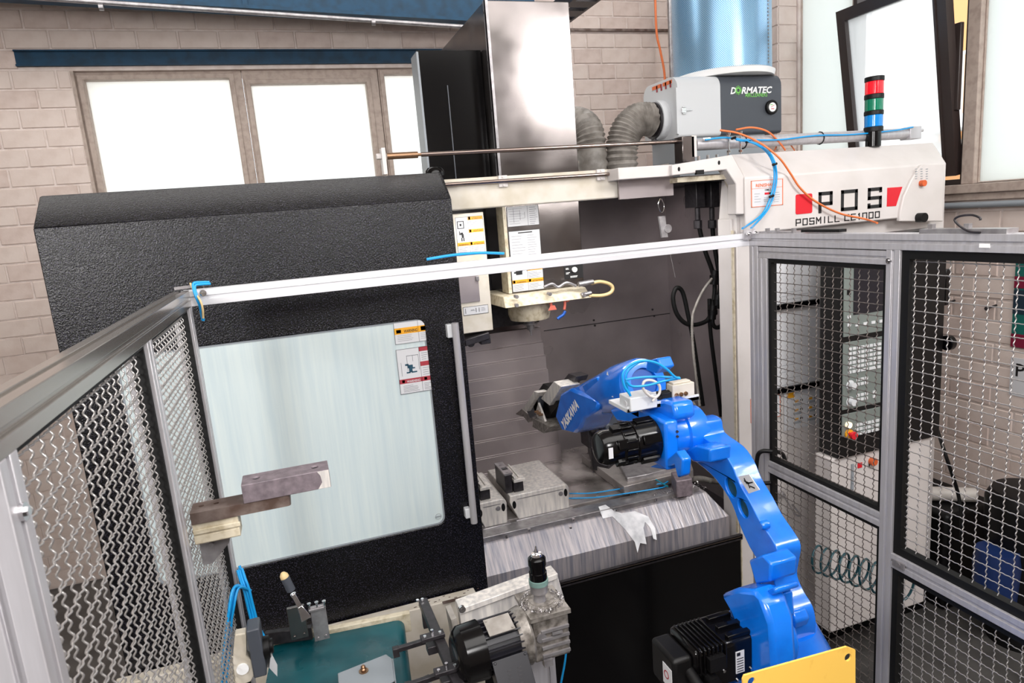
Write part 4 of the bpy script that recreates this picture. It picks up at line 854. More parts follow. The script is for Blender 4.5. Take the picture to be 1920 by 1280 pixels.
b = B(); b.cyl(hc-V((.04, 0, 0)), hc-V((.065, 0, 0)), .106, 32); b.obox(hc-V((.05, .0, .12)), (.012, 0, 0), (0, .02, 0), (0, 0, .02)); obj('hose_clamp', b, 'dark_metal', ac, smoothed=40)
def rib_tube(P, r, k, amp=.07):
    s = smooth(P, k); b = B(); b.tube(s, r, 20, False, rf=lambda i: r*(1+amp) if i % 2 else r*(1-amp)); return b
R_ = .092
hp = [hc-V((.055, 0, 0)), hc-V((.11, 0, -.012)), hc-V((.18, 0, 0)), hc-V((.25, 0, .07)), hc-V((.28, 0, .19)), hc-V((.28, 0, .42))]
obj('intake_hose', rib_tube(hp, R_, 11), 'hose_grey', ac, smoothed=60)
hq = PY(1102, 262, 3.75)
obj('intake_hose', rib_tube([hq+V((-.0, .3, .12)), hq+V((.0, .16, .12)), hq+V((.01, .04, .07)), hq+V((.02, 0, -.05)), hq+V((.03, 0, -.35))], .09, 11), 'hose_grey', ac, smoothed=60)
b = B(); b.hexa([V((fx0-.55, AY+.1, az0-.3)), V((fx0+.1, AY+.1, az0-.3)), V((fx0+.1, ybk+.1, az0-.3)), V((fx0-.55, ybk+.1, az0-.3)), V((fx0-.42, AY+.15, az0-.2)), V((fx0+.1, AY+.15, az0-.12)), V((fx0+.1, ybk, az0-.12)), V((fx0-.42, ybk, az0-.2))]); obj('base_hood', b, 'hose_grey', ac)
# filter drum
fcx = (PY(1275, 70, AY+.25).x+PY(1426, 70, AY+.25).x)/2; fr_ = (PY(1426, 70, AY+.25).x-PY(1275, 70, AY+.25).x)/2*1.0
zb_f = PY(1350, 128, AY+.0).z; b = B(); b.cyl((fcx, AY+.25, zb_f), (fcx, AY+.25, 4.25), fr_, 64)
o = obj('filter_drum', b, 'perforated', ac, smoothed=40)
uvl = o.data.uv_layers.new(name='uv'); me = o.data
for p in me.polygons:
    for li in p.loop_indices:
        vi = me.loops[li].vertex_index; co = me.vertices[vi].co; i = vi % 64
        a_ = i/64
        if p.normal.z < .5 and len(p.vertices) == 4 and i == 0 and any(me.loops[k].vertex_index % 64 == 63 for k in p.loop_indices): a_ = 1
        uvl.data[li].uv = (a_*2*math.pi*fr_, (co.z)/1.0)
b = B(); b.lathe((fcx, AY+.25, zb_f-.03), (fcx, AY+.25, 5), [(0, fr_+.012), (.03, fr_+.02), (.04, fr_+.0)], 64); obj('drum_rim', b, 'white_print', ac, smoothed=40)
b = B(); an_ = math.radians(-62)
for k in range(40): 
    c = V((fcx+fr_*math.cos(an_), AY+.25+fr_*math.sin(an_), zb_f+.03+k*.02)); b.cyl(c, c+V((math.cos(an_), math.sin(an_), 0))*.004, .006, 6)
obj('rivet_seam', b, 'steel', ac, kind='stuff')

# =================================================================== FENCES
# crimped wires: unit meshes shared by all wires of the same length
PITCH = .0342
WU = {}
def wire_mesh(L_, vert, amp, thick, mt):
    key = (round(L_, 3), vert, mt)
    if key in WU: return WU[key]
    n = max(2, int(round(L_/PITCH)))*12; pts = []
    for i in range(n+1):
        s = L_*i/n; a = math.sin(2*math.pi*s/(PITCH*.5))*amp
        pts.append(V((a, 0, s)) if vert else V((a, s, 0)))
    b = B(); b.tube(pts, thick, 5, False); me = D.meshes.new('wire'); me.from_pydata(b.v, [], b.f); me.materials.append(MATS[mt])
    me.polygons.foreach_set('use_smooth', [True]*len(me.polygons)); WU[key] = me; return me
def mesh_panel(parent, X, y0, y1, z0, z1, mt, amp=.0024, th=.0015):
    ny = int((y1-y0)/PITCH); nz = int((z1-z0)/PITCH); oy = (y1-y0-ny*PITCH)/2; oz = (z1-z0-nz*PITCH)/2
    for i in range(ny+1):
        o = D.objects.new('wire', wire_mesh(z1-z0, True, amp, th, mt)); COL.objects.link(o); o.parent = parent; o.location = V((X, y0+oy+i*PITCH, z0))-WLOC[parent]
    for i in range(nz+1):
        o = D.objects.new('wire', wire_mesh(y1-y0, False, amp*.5, th, mt)); COL.objects.link(o); o.parent = parent; o.location = V((X, y0, z0+oz+i*PITCH))-WLOC[parent]
def profile(b, a, c, w=.045, slots=True):
    """aluminium extrusion with a slot groove on each side"""
    a, c = V(a), V(c); d = (c-a).normalized(); up = Z_ if abs(d.z) < .9 else Y_; sx = d.cross(up).normalized(); uz = sx.cross(d)
    h = w/2; g = w*.1; k = w*.12
    pr = []
    q = [(-h, -h), (-g, -h), (-g, -h+k), (g, -h+k), (g, -h), (h, -h), (h, -g), (h-k, -g), (h-k, g), (h, g), (h, h), (g, h), (g, h-k), (-g, h-k), (-g, h), (-h, h), (-h, g), (-h+k, g), (-h+k, -g), (-h, -g)]
    n = len(q); vs = [a+sx*p[0]+uz*p[1] for p in q]+[c+sx*p[0]+uz*p[1] for p in q]
    fs = [(i, (i+1) % n, (i+1) % n+n, i+n) for i in range(n)]; fs.append(tuple(range(n))[::-1]); fs.append(tuple(range(n, 2*n)))
    b.add(vs, fs); return b
def gasket(X, y0, y1, z0, z1, w=.012, parent=None, d=.012):
    b = B(); b.plate([(-y1, z0), (-y0, z0), (-y0, z1), (-y1, z1)], (X-d, 0, 0), -Y_, Z_, d*2, [[(-y1+w, z0+w), (-y0-w, z0+w), (-y0-w, z1-w), (-y1+w, z1-w)]]); return obj('gasket', b, 'rubber', parent)
RY = 2.05+.0225
ZR0, ZR1 = 2.166, 2.211
# ---- front cross rail
frx0, frx1 = -.27, PY(1405, 440, 2.05).x
b = B(); profile(b, (frx0-.02, RY, (ZR0+ZR1)/2+.0), (frx1+.0, RY, (ZR0+ZR1)/2+.0)); 
fr = obj('cross_rail', b, 'alu_rail', bevel=.001, label='bright aluminium rail spanning the cell in front of the milling machine', cat='rail')
b = B(); q = PY(381, 549, 2.05); b.cyl((q.x, 2.046, q.z), (q.x, 2.052, q.z), .009, 16); b.cyl((q.x, 2.042, q.z), (q.x, 2.047, q.z), .0055, 12); obj('rail_screw', b, 'chrome', fr, smoothed=40)
b = B(); c = PY(1410, 438, 2.04); b.plate(rrect(c.x-.032, c.z-.02, c.x+.018, c.z+.018, .003), (0, 2.043, 0), X_, Z_, .008); br = obj('corner_bracket', b, 'alu', fr, bevel=.001)
for dx in (-.02, .006): 
    b = B(); b.cyl((c.x+dx, 2.028, c.z), (c.x+dx, 2.036, c.z), .0085, 14); b.cyl((c.x+dx, 2.024, c.z), (c.x+dx, 2.03, c.z), .005, 6); obj('bracket_screw', b, 'chrome', br, smoothed=40)
# ---- right fence
XF = 1.6
rf = thing('fence_right', 'aluminium framed safety fence of crimped wire mesh at the right of the cell', 'fence', (XF, 1.3, 0)); rf.name = 'mesh_fence'
xc = XF+.0225
def prof(nm, a, c, par, mt='alu', w=.045): b = B(); profile(b, a, c, w); return obj(nm, b, mt, par, bevel=.001)
prof('top_rail', (xc, .3, ZR0+.0225), (xc, 2.06, ZR0+.0225), rf)
YPa, YPb = 1.415, 1.46
prof('post', (xc, (YPa+YPb)/2, 0), (xc, (YPa+YPb)/2, ZR0), rf)
prof('post', (xc, 2.03, 0), (xc, 2.03, ZR0), rf)
b = B(); q = (YPa+YPb)/2+.012; b.cyl((XF-.004, q, 2.135), (XF, q, 2.135), .008, 14); b.cyl((XF-.007, q, 2.135), (XF-.003, q, 2.135), .0045, 6); obj('post_screw', b, 'chrome', rf, smoothed=40)
# door leaf: frame profiles between the posts
prof('leaf_rail', (xc, YPb, 2.143), (xc, 2.005, 2.143), rf, w=.04)
prof('leaf_stile', (xc, 1.983, .1), (xc, 1.983, 2.123), rf, w=.045)
prof('middle_rail', (xc, YPb, 1.345), (xc, 1.96, 1.345), rf)
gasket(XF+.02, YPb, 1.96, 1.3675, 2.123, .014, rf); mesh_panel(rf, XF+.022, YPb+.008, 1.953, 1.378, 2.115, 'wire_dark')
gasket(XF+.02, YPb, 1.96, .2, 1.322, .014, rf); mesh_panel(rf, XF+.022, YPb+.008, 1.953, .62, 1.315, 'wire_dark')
# near bay
prof('middle_rail', (xc, .3, 1.235), (xc, YPa, 1.235), rf)
b = B(); b.cyl((XF-.008, 1.385, 1.235), (XF, 1.385, 1.235), .009, 12); b.box((XF-.006, 1.365, 1.225), (XF, 1.405, 1.245)); obj('rail_joint', b, 'steel', rf, smoothed=40)
gasket(XF+.02, .4, YPa, 1.2575, 2.166, .024, rf); mesh_panel(rf, XF+.022, .62, YPa-.02, 1.268, 2.146, 'wire')
gasket(XF+.02, .4, YPa, .2, 1.2125, .02, rf); mesh_panel(rf, XF+.022, .62, YPa-.02, .75, 1.2, 'wire')
# door pull
b = B(); q0, q1 = PX(1424, 848, XF-.02), PX(1420, 905, XF-.02)
b.tube([PX(1448, 846, XF+.0), PX(1428, 846, XF-.03), PX(1420, 858, XF-.04), PX(1418, 895, XF-.04), PX(1424, 905, XF-.03), PX(1446, 905, XF)], .008, 10)
obj('door_pull', b, 'black', rf, smoothed=60)
b = B(); b.tube([PX(1455, 846, XF+.03), PX(1466, 850, XF+.07), PX(1472, 862, XF+.08), PX(1474, 880, XF+.08), PX(1476, 905, XF+.07)], .008, 10); obj('door_pull', b, 'black', rf, smoothed=60)
# bits on the top rail
b = B(); a = PX(1420, 420, xc); c = PX(1480, 418, xc); b.box((xc-.02, 1.83, ZR1), (xc+.02, 2.0, ZR1+.006))
for yy in (1.98, 1.93, 1.85): b.cyl((xc, yy, ZR1+.006), (xc, yy, ZR1+.016), .009, 6)
obj('top_bracket', b, 'steel', rf, smoothed=30)
b = B(); b.box((xc-.015, 1.64, ZR1+.003), (xc+.015, 1.8, ZR1+.012)); obj('hinge_strip', b, 'black', rf)
b = B(); b.box((xc-.02, 1.13, ZR1), (xc+.02, 1.36, ZR1+.012))
for yy in (1.34, 1.24): b.cyl((xc, yy, ZR1+.006), (xc, yy, ZR1+.024), .01, 6)
obj('top_bracket', b, 'steel', rf, smoothed=30)
b = B(); b.box((XF-.003, 1.165, ZR0+.012), (XF+.0, 1.19, ZR0+.022)); obj('slot_clip', b, 'white_print', rf)
b = B(); P = [(1838, 436), (1818, 434), (1800, 424), (1790, 412), (1800, 405), (1822, 403), (1837, 408), (1838, 413)]; b.tube([PX(*p, XF-.004) for p in P], .0028, 8); obj('cable_loop', b, 'dark_metal', rf, smoothed=60)

# ---- left fence
XL = -.27
lf = thing('mesh_fence', 'aluminium framed safety fence of crimped wire mesh in the left foreground', 'fence', (XL, 1.3, 0))
xl_ = XL-.0225
prof('top_rail', (xl_, -.3, ZR0+.0225), (xl_, 2.06, ZR0+.0225), lf, 'alu_bright')
prof('post', (xl_, 2.03, 0), (xl_, 2.03, ZR0), lf)
prof('post', (xl_, 1.42, 0), (xl_, 1.42, ZR0), lf)
prof('post', (xl_, .715, 0), (xl_, .715, ZR0), lf)
prof('post', (xl_-.02, .60, 0), (xl_-.02, .60, ZR0), lf)
gasket(XL-.02, 1.4425, 2.0075, .3, 2.166, .009, lf); mesh_panel(lf, XL-.022, 1.452, 2.0, .9, 2.156, 'wire')
gasket(XL-.02, .7375, 1.3975, .3, 2.166, .009, lf); mesh_panel(lf, XL-.022, .748, 1.388, .9, 2.156, 'wire')
b = B(); b.cyl((XL-.0, .715, 2.11), (XL+.004, .715, 2.11), .009, 14); b.cyl((XL+.004, .715, 2.11), (XL+.007, .715, 2.11), .005, 6); obj('post_screw', b, 'chrome', lf, smoothed=40)
b = B(); b.bar(PY(327, 541, 2.06), PY(358, 537, 2.06), .01, .008); obj('end_pin', b, 'steel', lf)
# polycarbonate-free: bracket holding a workpiece on the middle post
YB = 1.50
sb = thing('shelf_bracket', 'rusty flat steel arm on a cream aluminium block bolted to the left fence', 'bracket', (XL, YB, 1.7))
b = B(); q0, q1 = PY(362, 985, YB), PY(447, 975, YB); z1_, z0_ = PY(445, 966, YB).z, PY(448, 1005, YB).z
b.box((XL-.0, YB, z0_), (q1.x, YB+.05, z1_)); b.box((XL, YB-.004, (z0_+z1_)/2+.0), (q1.x+.003, YB, (z0_+z1_)/2+.01)); b.box((XL, YB-.002, z0_+.002), (q1.x, YB, z0_+.02)); obj('mount_block', b, 'dirty_cream', sb, bevel=.002)
a_ = PY(545, 940, YB); zt_a = PY(450, 944, YB).z
b = B(); b.plate(rrect(XL-.0, YB-.005, a_.x, YB+.055, [.008, .002, .002, .008]), (0, 0, z1_+.026), X_, Y_, .026, [circ(XL+.02, YB+.03, .006, 12), circ(XL+.05, YB+.03, .006, 12)]); obj('flat_arm', b, 'rust_steel', sb, bevel=.0015)
b = B(); b.plate([(XL, z0_), (XL+.07, z0_), (XL+.06, z0_-.03), (XL+.02, z0_-.07), (XL, z0_-.07)], (0, YB+.045, 0), X_, Z_, .004); b.cyl((XL+.025, YB+.035, z0_-.022), (XL+.025, YB+.041, z0_-.022), .005, 10); obj('gusset_plate', b, 'steel', sb)
za = z1_+.026
kf = [(456, 954), (622, 912)]
c0 = PY(458, 952, YB-.008); c1 = PY(621, 908, YB-.008); cz = PY(453, 912, YB-.008).z
zt_k = (PY(453, 910, YB-.008).z)
bkx0, bkx1 = (PY(452, 912, YB-.008).x+PY(459, 955, YB-.008).x)/2, (PY(616, 873, YB-.008).x+PY(621, 913, YB-.008).x)/2
b = B(); hl = [circ(bkx0+.03, YB+.024, .0085, 16), circ(bkx1-.03, YB+.024, .0085, 16)]
b.plate([(bkx0, YB-.008), (bkx1, YB-.008), (bkx1, YB+.056), (bkx0, YB+.056)], (0, 0, zt_k), X_, Y_, zt_k-za, hl)
wb = obj('steel_block', b, 'shot_steel', bevel=.0012, label='dark grey steel workpiece block with two threaded holes resting on the rusty flat arm', cat='block')
b = B(); b.plate([(bkx1-.028, za+.001), (bkx1-.001, za+.001), (bkx1-.001, zt_k-.001), (bkx1-.026, zt_k-.001), (bkx1-.020, (za+zt_k)/2+.01), (bkx1-.018, (za+zt_k)/2-.006)], (0, YB-.0085, 0), X_, Z_, .0006); obj('milled_end', b, 'vise_steel', wb, label='bright milled patch at its right end')
b = B()
for xx in (bkx0+.03, bkx1-.03): b.cyl((xx, YB+.026, zt_k-.03), (xx, YB+.026, zt_k-.002), .005, 16)
obj('thread_insert', b, 'chrome', wb, smoothed=40)

# blue hose bundles tied to the left corner post
def bundle(name, lab, path, n, spread, r, P3=None, mt='cyan_hose'):
    o = thing(name, lab, 'hose', path[0])
    for i in range(n):
        off = V((random.uniform(-1, 1), random.uniform(-1, 1), random.uniform(-1, 1)))*spread
        b = B(); b.tube([p+off*random.uniform(.6, 1.2) for p in path], r, 7); obj('hose', b, mt, o, smoothed=60)
    return o
bundle('hose_bundle', 'short bundle of blue air hoses wrapped over the left corner of the cross rail', [PY(*p) for p in ((392, 531, 2.04), (375, 532, 2.03), (362, 535, 2.02), (366, 555, 2.01), (374, 575, 2.01), (379, 600, 2.02))], 4, .005, .0036)
cable('cream_hose', [(357, 531, 2.035), (364, 545, 2.02), (376, 565, 2.0), (380, 580, 2.0), (381, 596, 2.01)], .003, 'beige_hose', 'thin cream hose beside the blue hoses at the left rail corner', 'hose')
bundle('hose_bundle', 'large blue hose bundle hanging right of the left corner post near the conveyor', [PY(*p) for p in ((452, 1066, 2.0), (458, 1085, 1.99), (465, 1105, 1.98), (474, 1140, 1.97), (484, 1175, 1.97), (500, 1204, 1.97))], 6, .012, .0042)
bundle('hose_bundle', 'blue hose bundle hanging down left of the corner post above the floor', [PY(*p) for p in ((463, 1106, 1.98), (448, 1100, 1.94), (438, 1108, 1.92), (432, 1140, 1.9), (427, 1180, 1.9), (421, 1240, 1.9), (416, 1290, 1.9))], 5, .009, .0042)
cable('loose_hose', [(800, 486, 2.08), (850, 478, 2.08), (900, 474, 2.08), (945, 475, 2.08)], .0045, 'cyan_hose', 'light blue hose lying on top of the cross rail behind it', 'hose')

# =================================================================== ROBOT
XR = 1.15
rbt = thing('industrial_robot', 'bright blue six axis industrial robot reaching into the milling machine', 'robot', (1.1, 1.35, 0))
def yz(p, X=1.08): q = PX(*p, X); return (q.y, q.z)
XA, XB = 1.09, 1.165
# lower arm: tall curved casting; outline on its left face
outl = [(1278, 805), (1290, 785), (1312, 792), (1345, 812), (1378, 838), (1398, 866), (1412, 900), (1432, 935), (1455, 970), (1478, 1005), (1484, 1035), (1480, 1068), (1478, 1092), (1490, 1122), (1506, 1150), (1512, 1185), (1506, 1222), (1466, 1240), (1446, 1228), (1436, 1195), (1432, 1160), (1428, 1120), (1428, 1092), (1424, 1058), (1410, 1025), (1392, 985), (1372, 945), (1352, 912), (1330, 886), (1305, 866), (1284, 845)]
o2 = [yz((p[0]-((31 if i in (8, 9) else 26) if 3 <= i <= 16 else (5 if i in (24, 25) else 0)), p[1]+(6 if 3 <= i <= 9 else 0)), XA) for i, p in enumerate(outl)]
o2s = [(v.x, v.y) for v in smooth([V((a, c, 0)) for a, c in o2]+[V((o2[0][0], o2[0][1], 0))], 3)][:-1]
def pcirc(px, py, rx, ry, X=XA, n=18): return [yz((px+rx*math.cos(2*math.pi*i/n)+ry*.3*math.sin(2*math.pi*i/n), py+ry*math.sin(2*math.pi*i/n)), X) for i in range(n)]
b = B(); b.plate([(-p[0], p[1]) for p in o2s], (XA, 0, 0), -Y_, Z_, XB-XA, [[(-a, c) for a, c in pcirc(1370, 914, 9, 19)], [(-a, c) for a, c in pcirc(1393, 953, 8, 18)]])
la = obj('lower_arm', b, 'blue', rbt, bevel=.006, smoothed=35)
b = B()
for p in ((1433, 984), (1352, 846)): q = PX(*p, XA); b.lathe(q+V((.01, 0, 0)), q-V((1, 0, 0)), [(0, .012), (.016, .012), (.022, .008)], 14)
obj('bolt_boss', b, 'blue', la, smoothed=40)
b = B()
for p_, r_ in (((1370, 914), .024), ((1395, 954), .024)): q = PX(*p_, XA+.009); b.cyl(q, q+V((.003, 0, 0)), .032, 20)
obj('hole_shade_plate', b, 'green_hose', la, label='added dark teal plates for the shade inside the two arm holes')  # added dark plates give the arm holes their shaded inside
# stop blocks
def xblock(nm, par, pts, X0, X1, mt='blue', bev=.006):
    b = B(); b.plate([(-yz(p, X0)[0], yz(p, X0)[1]) for p in pts], (X0, 0, 0), -Y_, Z_, X1-X0); return obj(nm, b, mt, par, bevel=bev)
xblock('stop_block', la, [(1284, 845), (1298, 866), (1330, 868), (1332, 842), (1303, 835)], 1.03, 1.10)
xblock('stop_block', la, [(1403, 1050), (1428, 1040), (1446, 1058), (1444, 1090), (1416, 1096)], 1.02, 1.10)
b = B(); a = PX(1397, 893, XA-.002); 
pts = [yz(p, XA-.002) for p in ((1384, 893), (1404, 889), (1424, 918), (1404, 925))]; b.plate([(-p[0], p[1]) for p in pts], (XA-.002, 0, 0), -Y_, Z_, .002)
wl_ = obj('warning_sticker', b, 'paper', la)
# black pictogram on that sticker
b = B(); 
def seg2(b, p, q, wd, X): 
    a, c = V(yz(p, X)), V(yz(q, X)); a = V((-a.x, a.y)); c = V((-c.x, c.y)); d = (c-a).normalized(); nn = V((-d.y, d.x))*wd/2; b.plate([tuple(a-nn), tuple(c-nn), tuple(c+nn), tuple(a+nn)], (X, 0, 0), -Y_, Z_, .0006)
for p, q in (((1395, 901), (1405, 906)), ((1399, 906), (1411, 904)), ((1401, 903), (1406, 915)), ((1395, 896), (1399, 905)), ((1406, 911), (1415, 915))): seg2(b, p, q, .0035, XA-.003)
obj('pictogram', b, 'black_print', la)
# J2 hub and column
J2 = PX(1450, 1180, 1.08)
b = B(); b.lathe(V((.985, J2.y, J2.z)), V((2, J2.y, J2.z)), [(0, .075), (.04, .09), (.095, .09), (.105, .082)], 40); obj('shoulder_hub', b, 'blue', rbt, smoothed=35, bevel=.002)
b = B(); pts = [(1350, 1114), (1378, 1103), (1408, 1106), (1430, 1128), (1445, 1170), (1450, 1240), (1450, 1350), (1385, 1350), (1392, 1240), (1380, 1180), (1362, 1135)]
X0 = .965; b.plate([(-yz(p, X0)[0], yz(p, X0)[1]) for p in pts], (X0, 0, 0), -Y_, Z_, .07); obj('shoulder_casting', b, 'blue', rbt, bevel=.012, smoothed=35)
xblock('lifting_lug', rbt, [(1448, 1122), (1462, 1112), (1466, 1160), (1454, 1170)], 1.03, 1.07)
xblock('lifting_lug', rbt, [(1436, 1108), (1452, 1100), (1456, 1112), (1440, 1120)], 1.0, 1.07)
xblock('hub_lug', rbt, [(1456, 1150), (1484, 1146), (1492, 1166), (1488, 1178), (1460, 1180)], 1.084, 1.13)
b = B(); b.box((1.0, J2.y-.16, .0), (1.3, J2.y+.2, .75)); obj('pedestal', b, 'blue_dark', rbt, bevel=.01)
b = B(); b.lathe((1.12, J2.y+.02, .75), (1.12, J2.y+.02, 3), [(0, .17), (.12, .17), (.14, .15), (J2.z-.75-.1, .14), (J2.z-.75, .09)], 40); obj('turret', b, 'blue', rbt, smoothed=35)
# J2 motor (black)
M = PX(1350, 1190, .9)
Mz, My = J2.z-.005, J2.y
b = B(); b.box((.80, My-.062, Mz-.062), (.975, My+.062, Mz+.062)); mo = obj('shoulder_motor', b, 'black_gloss', rbt, bevel=.014)
b = B(); b.box((.745, My-.054, Mz-.056), (.80, My+.054, Mz+.05)); obj('motor_cap', b, 'black', mo, bevel=.01)
b = B()
for k in range(7): b.box((.81+k*.012, My-.068, Mz+.0), (.815+k*.012, My+.05, Mz+.068))
for k in range(3): b.box((.90, My-.055+k*.04, Mz+.06), (.968, My-.04+k*.04, Mz+.072))
obj('motor_rib', b, 'black_gloss', mo, bevel=.002, kind='stuff')
b = B(); b.cyl((.84, My-.085, Mz-.02), (.84, My-.05, Mz-.02), .018, 16); b.cyl((.79, My-.10, Mz-.01), (.79, My-.04, Mz+.01), .014, 16); b.box((.83, My-.08, Mz+.01), (.875, My-.05, Mz+.045)); obj('motor_connector', b, 'black', mo, smoothed=40)
b = B(); b.m = 0; b.box((.915, My-.0635, Mz-.03), (.94, My-.062, Mz+.03)); b.m = 1
for k in range(6): b.box((.918, My-.0642, Mz-.026+k*.007), (.937, My-.0635, Mz-.024+k*.007))
b.box((.918, My-.0642, Mz+.018), (.928, My-.0635, Mz+.027)); obj('type_label', b, ['paper', 'black_print'], mo)
b = B(); b.m = 0; b.box((.7435, My-.045, Mz-.035), (.745, My-.005, Mz+.02)); b.m = 1; b.plate(circ(My-.022, Mz-.005, .011), (.7432, 0, 0), Y_, Z_, .0005, [circ(My-.022, Mz-.005, .008)]); obj('cap_label', b, ['paper', 'crimson_print'], mo)
b = B()
for k in range(5):
    b.cyl((.80+k*.04, My-.066, Mz-.05+.02*(k % 3)), (.80+k*.04, My-.062, Mz-.05+.02*(k % 3)), .004, 8)
obj('motor_screw', b, 'chrome', mo, smoothed=40, kind='stuff')
b = B(); b.tube([V((.80, My-.09, Mz-.03)), V((.815, My-.1, Mz-.07)), V((.84, My-.09, Mz-.1)), V((.85, My-.06, Mz-.16)), V((.86, My, Mz-.3))], .012, 10); obj('motor_cable', b, 'black', mo, smoothed=60)
b = B(); b.tube([V((.79, My-.085, Mz-.06)), V((.80, My-.10, Mz-.09)), V((.80, My-.09, Mz-.14)), V((.82, My-.08, Mz-.3))], .02, 12); obj('wrapped_cable', b, 'hose_white', mo, smoothed=60, label='cream wrapped cable with clamp marks')
# elbow: J3 hub, motor
J3 = PX(1285, 808, 1.08); Jy, Jz = J3.y, J3.z
b = B(); b.lathe(V((1.0, Jy, Jz)), V((2, Jy, Jz)), [(0, .068), (.02, .072), (.05, .072), (.055, .08), (.09, .08), (.12, .075)], 36); obj('elbow_hub', b, 'blue', rbt, smoothed=35)
b = B(); b.box((.965, Jy-.075, Jz-.08), (1.01, Jy+.085, Jz+.07)); fl_ = obj('motor_flange', b, 'blue', rbt, bevel=.008)
b = B()
for dz in (-.06, -.045, .02, .035): b.cyl((1.004, Jy-.075, Jz+dz), (1.004, Jy-.079, Jz+dz), .004, 10)
obj('flange_screw', b, 'dark_metal', fl_, smoothed=40, kind='stuff')
b = B(); b.lathe(V((.965, Jy, Jz)), V((0, Jy, Jz)), [(0, .064), (.075, .064), (.078, .058), (.115, .058), (.118, .053), (.165, .052), (.18, .045), (.185, .03)], 28); m3 = obj('elbow_motor', b, 'black_gloss', rbt, smoothed=35, bevel=.002)
b = B()
for k in range(16):
    an_ = 2*math.pi*k/16; c = V((.868, Jy+.059*math.cos(an_), Jz+.059*math.sin(an_))); rd = V((0, math.cos(an_), math.sin(an_))); tg = V((0, -math.sin(an_), math.cos(an_)))
    b.obox(c, (.018, 0, 0), tg*.003, rd*.005)
for an_ in (math.radians(225), math.radians(100), math.radians(160), math.radians(290)):
    rd = V((0, math.cos(an_), math.sin(an_))); tg = V((0, -math.sin(an_), math.cos(an_))); b.obox(V((.93, Jy, Jz))+rd*.064, (.028, 0, 0), tg*.014, rd*.006); b.obox(V((.84, Jy, Jz))+rd*.056, (.016, 0, 0), tg*.014, rd*.006)
obj('motor_rib', b, 'black_gloss', m3, bevel=.0015)
b = B(); b.m = 0; tg = V((0, .6, .8)); rd = V((0, -.8, .6)); b.obox(V((.80, Jy, Jz))+V((0, -.052, .0)), (.007, 0, 0), (0, .001, 0), (0, 0, .016)); obj('motor_label', b, 'paper', m3)
b = B(); b.plate([(-yz(p, 1.0)[0], yz(p, 1.0)[1]) for p in ((1140, 768), (1190, 756), (1240, 748), (1262, 756), (1268, 785), (1250, 800), (1225, 785), (1190, 795), (1155, 790))], (1.0, 0, 0), -Y_, Z_, .07); obj('elbow_casting', b, 'blue', rbt, bevel=.012, smoothed=35)
xblock('cable_lug', rbt, [(1215, 876), (1248, 862), (1268, 845), (1280, 862), (1278, 892), (1270, 896), (1264, 872), (1245, 880)], .97, 1.0, 'blue', .005)
# forearm
A_ = PX(1205, 718, 1.11); W1 = PX(1085, 752, 1.10)
dfa = (W1-A_); Lf = dfa.length
b = B(); b.lathe(A_, W1, [(0, .055), (0, .088), (.02, .092), (.16, .092), (.2, .088), (Lf*.45, .082), (Lf*.8, .066), (Lf, .058)], 40, True)
fa = obj('forearm', b, 'blue', rbt, smoothed=38, bevel=.003)
d_ = dfa.normalized()
b = B(); b.lathe(A_-d_*.004, A_+d_, [(0, .05), (.005, .048)], 28); obj('bore_shade_disc', b, 'blue_dark', fa, smoothed=30, label='dark disc painted as the shaded bore at the rear of the forearm')  # flat darker disc stands for the shade inside the bore
b = B(); b.lathe(A_-d_*.0, A_-d_*1, [(0, .088), (.012, .084), (.014, .066), (.014, .052), (-.0, .052)], 36, False); obj('rear_ring', b, 'blue', fa, smoothed=35)
# wrist side cover with lettering
wp = [(1040, 780), (1050, 738), (1068, 728), (1100, 740), (1122, 757), (1118, 770), (1095, 785), (1088, 802), (1078, 812), (1052, 806)]
XW = 1.02; b = B(); b.plate([(-yz(p, XW)[0], yz(p, XW)[1]) for p in wp], (XW, 0, 0), -Y_, Z_, .14); wr = obj('wrist', b, 'blue', rbt, bevel=.014, smoothed=35)
O = PX(1058, 806, XW-.0015); Ue = (PX(1086, 762, XW-.0015)-O); Le = Ue.length; U = Ue.normalized(); N_ = V((-1, 0, 0)); W = N_.cross(U); 
b = B(); b.text('YASKAWA', O-W*0.0+U*.0, U, W, .056, .001, bold=.05, fit=Le*1.02); obj('lettering', b, 'white_print', wr)
xblock('neck_block', fa, [(1090, 722), (1118, 706), (1135, 735), (1122, 757), (1100, 745)], 1.03, 1.06)
b = B()
for p in ((1139, 700), (1148, 741)):
    q = PX(*p, 1.02); b.add([q+V((0, -.008, -.006)), q+V((0, .008, -.006)), q+V((0, 0, .009))], [(0, 2, 1)])
obj('casting_mark', b, 'white_print', fa)
# top casting with lug
xblock('cable_bracket', rbt, [(1210, 694), (1212, 676), (1232, 671), (1240, 690), (1230, 700)], 1.05, 1.1)
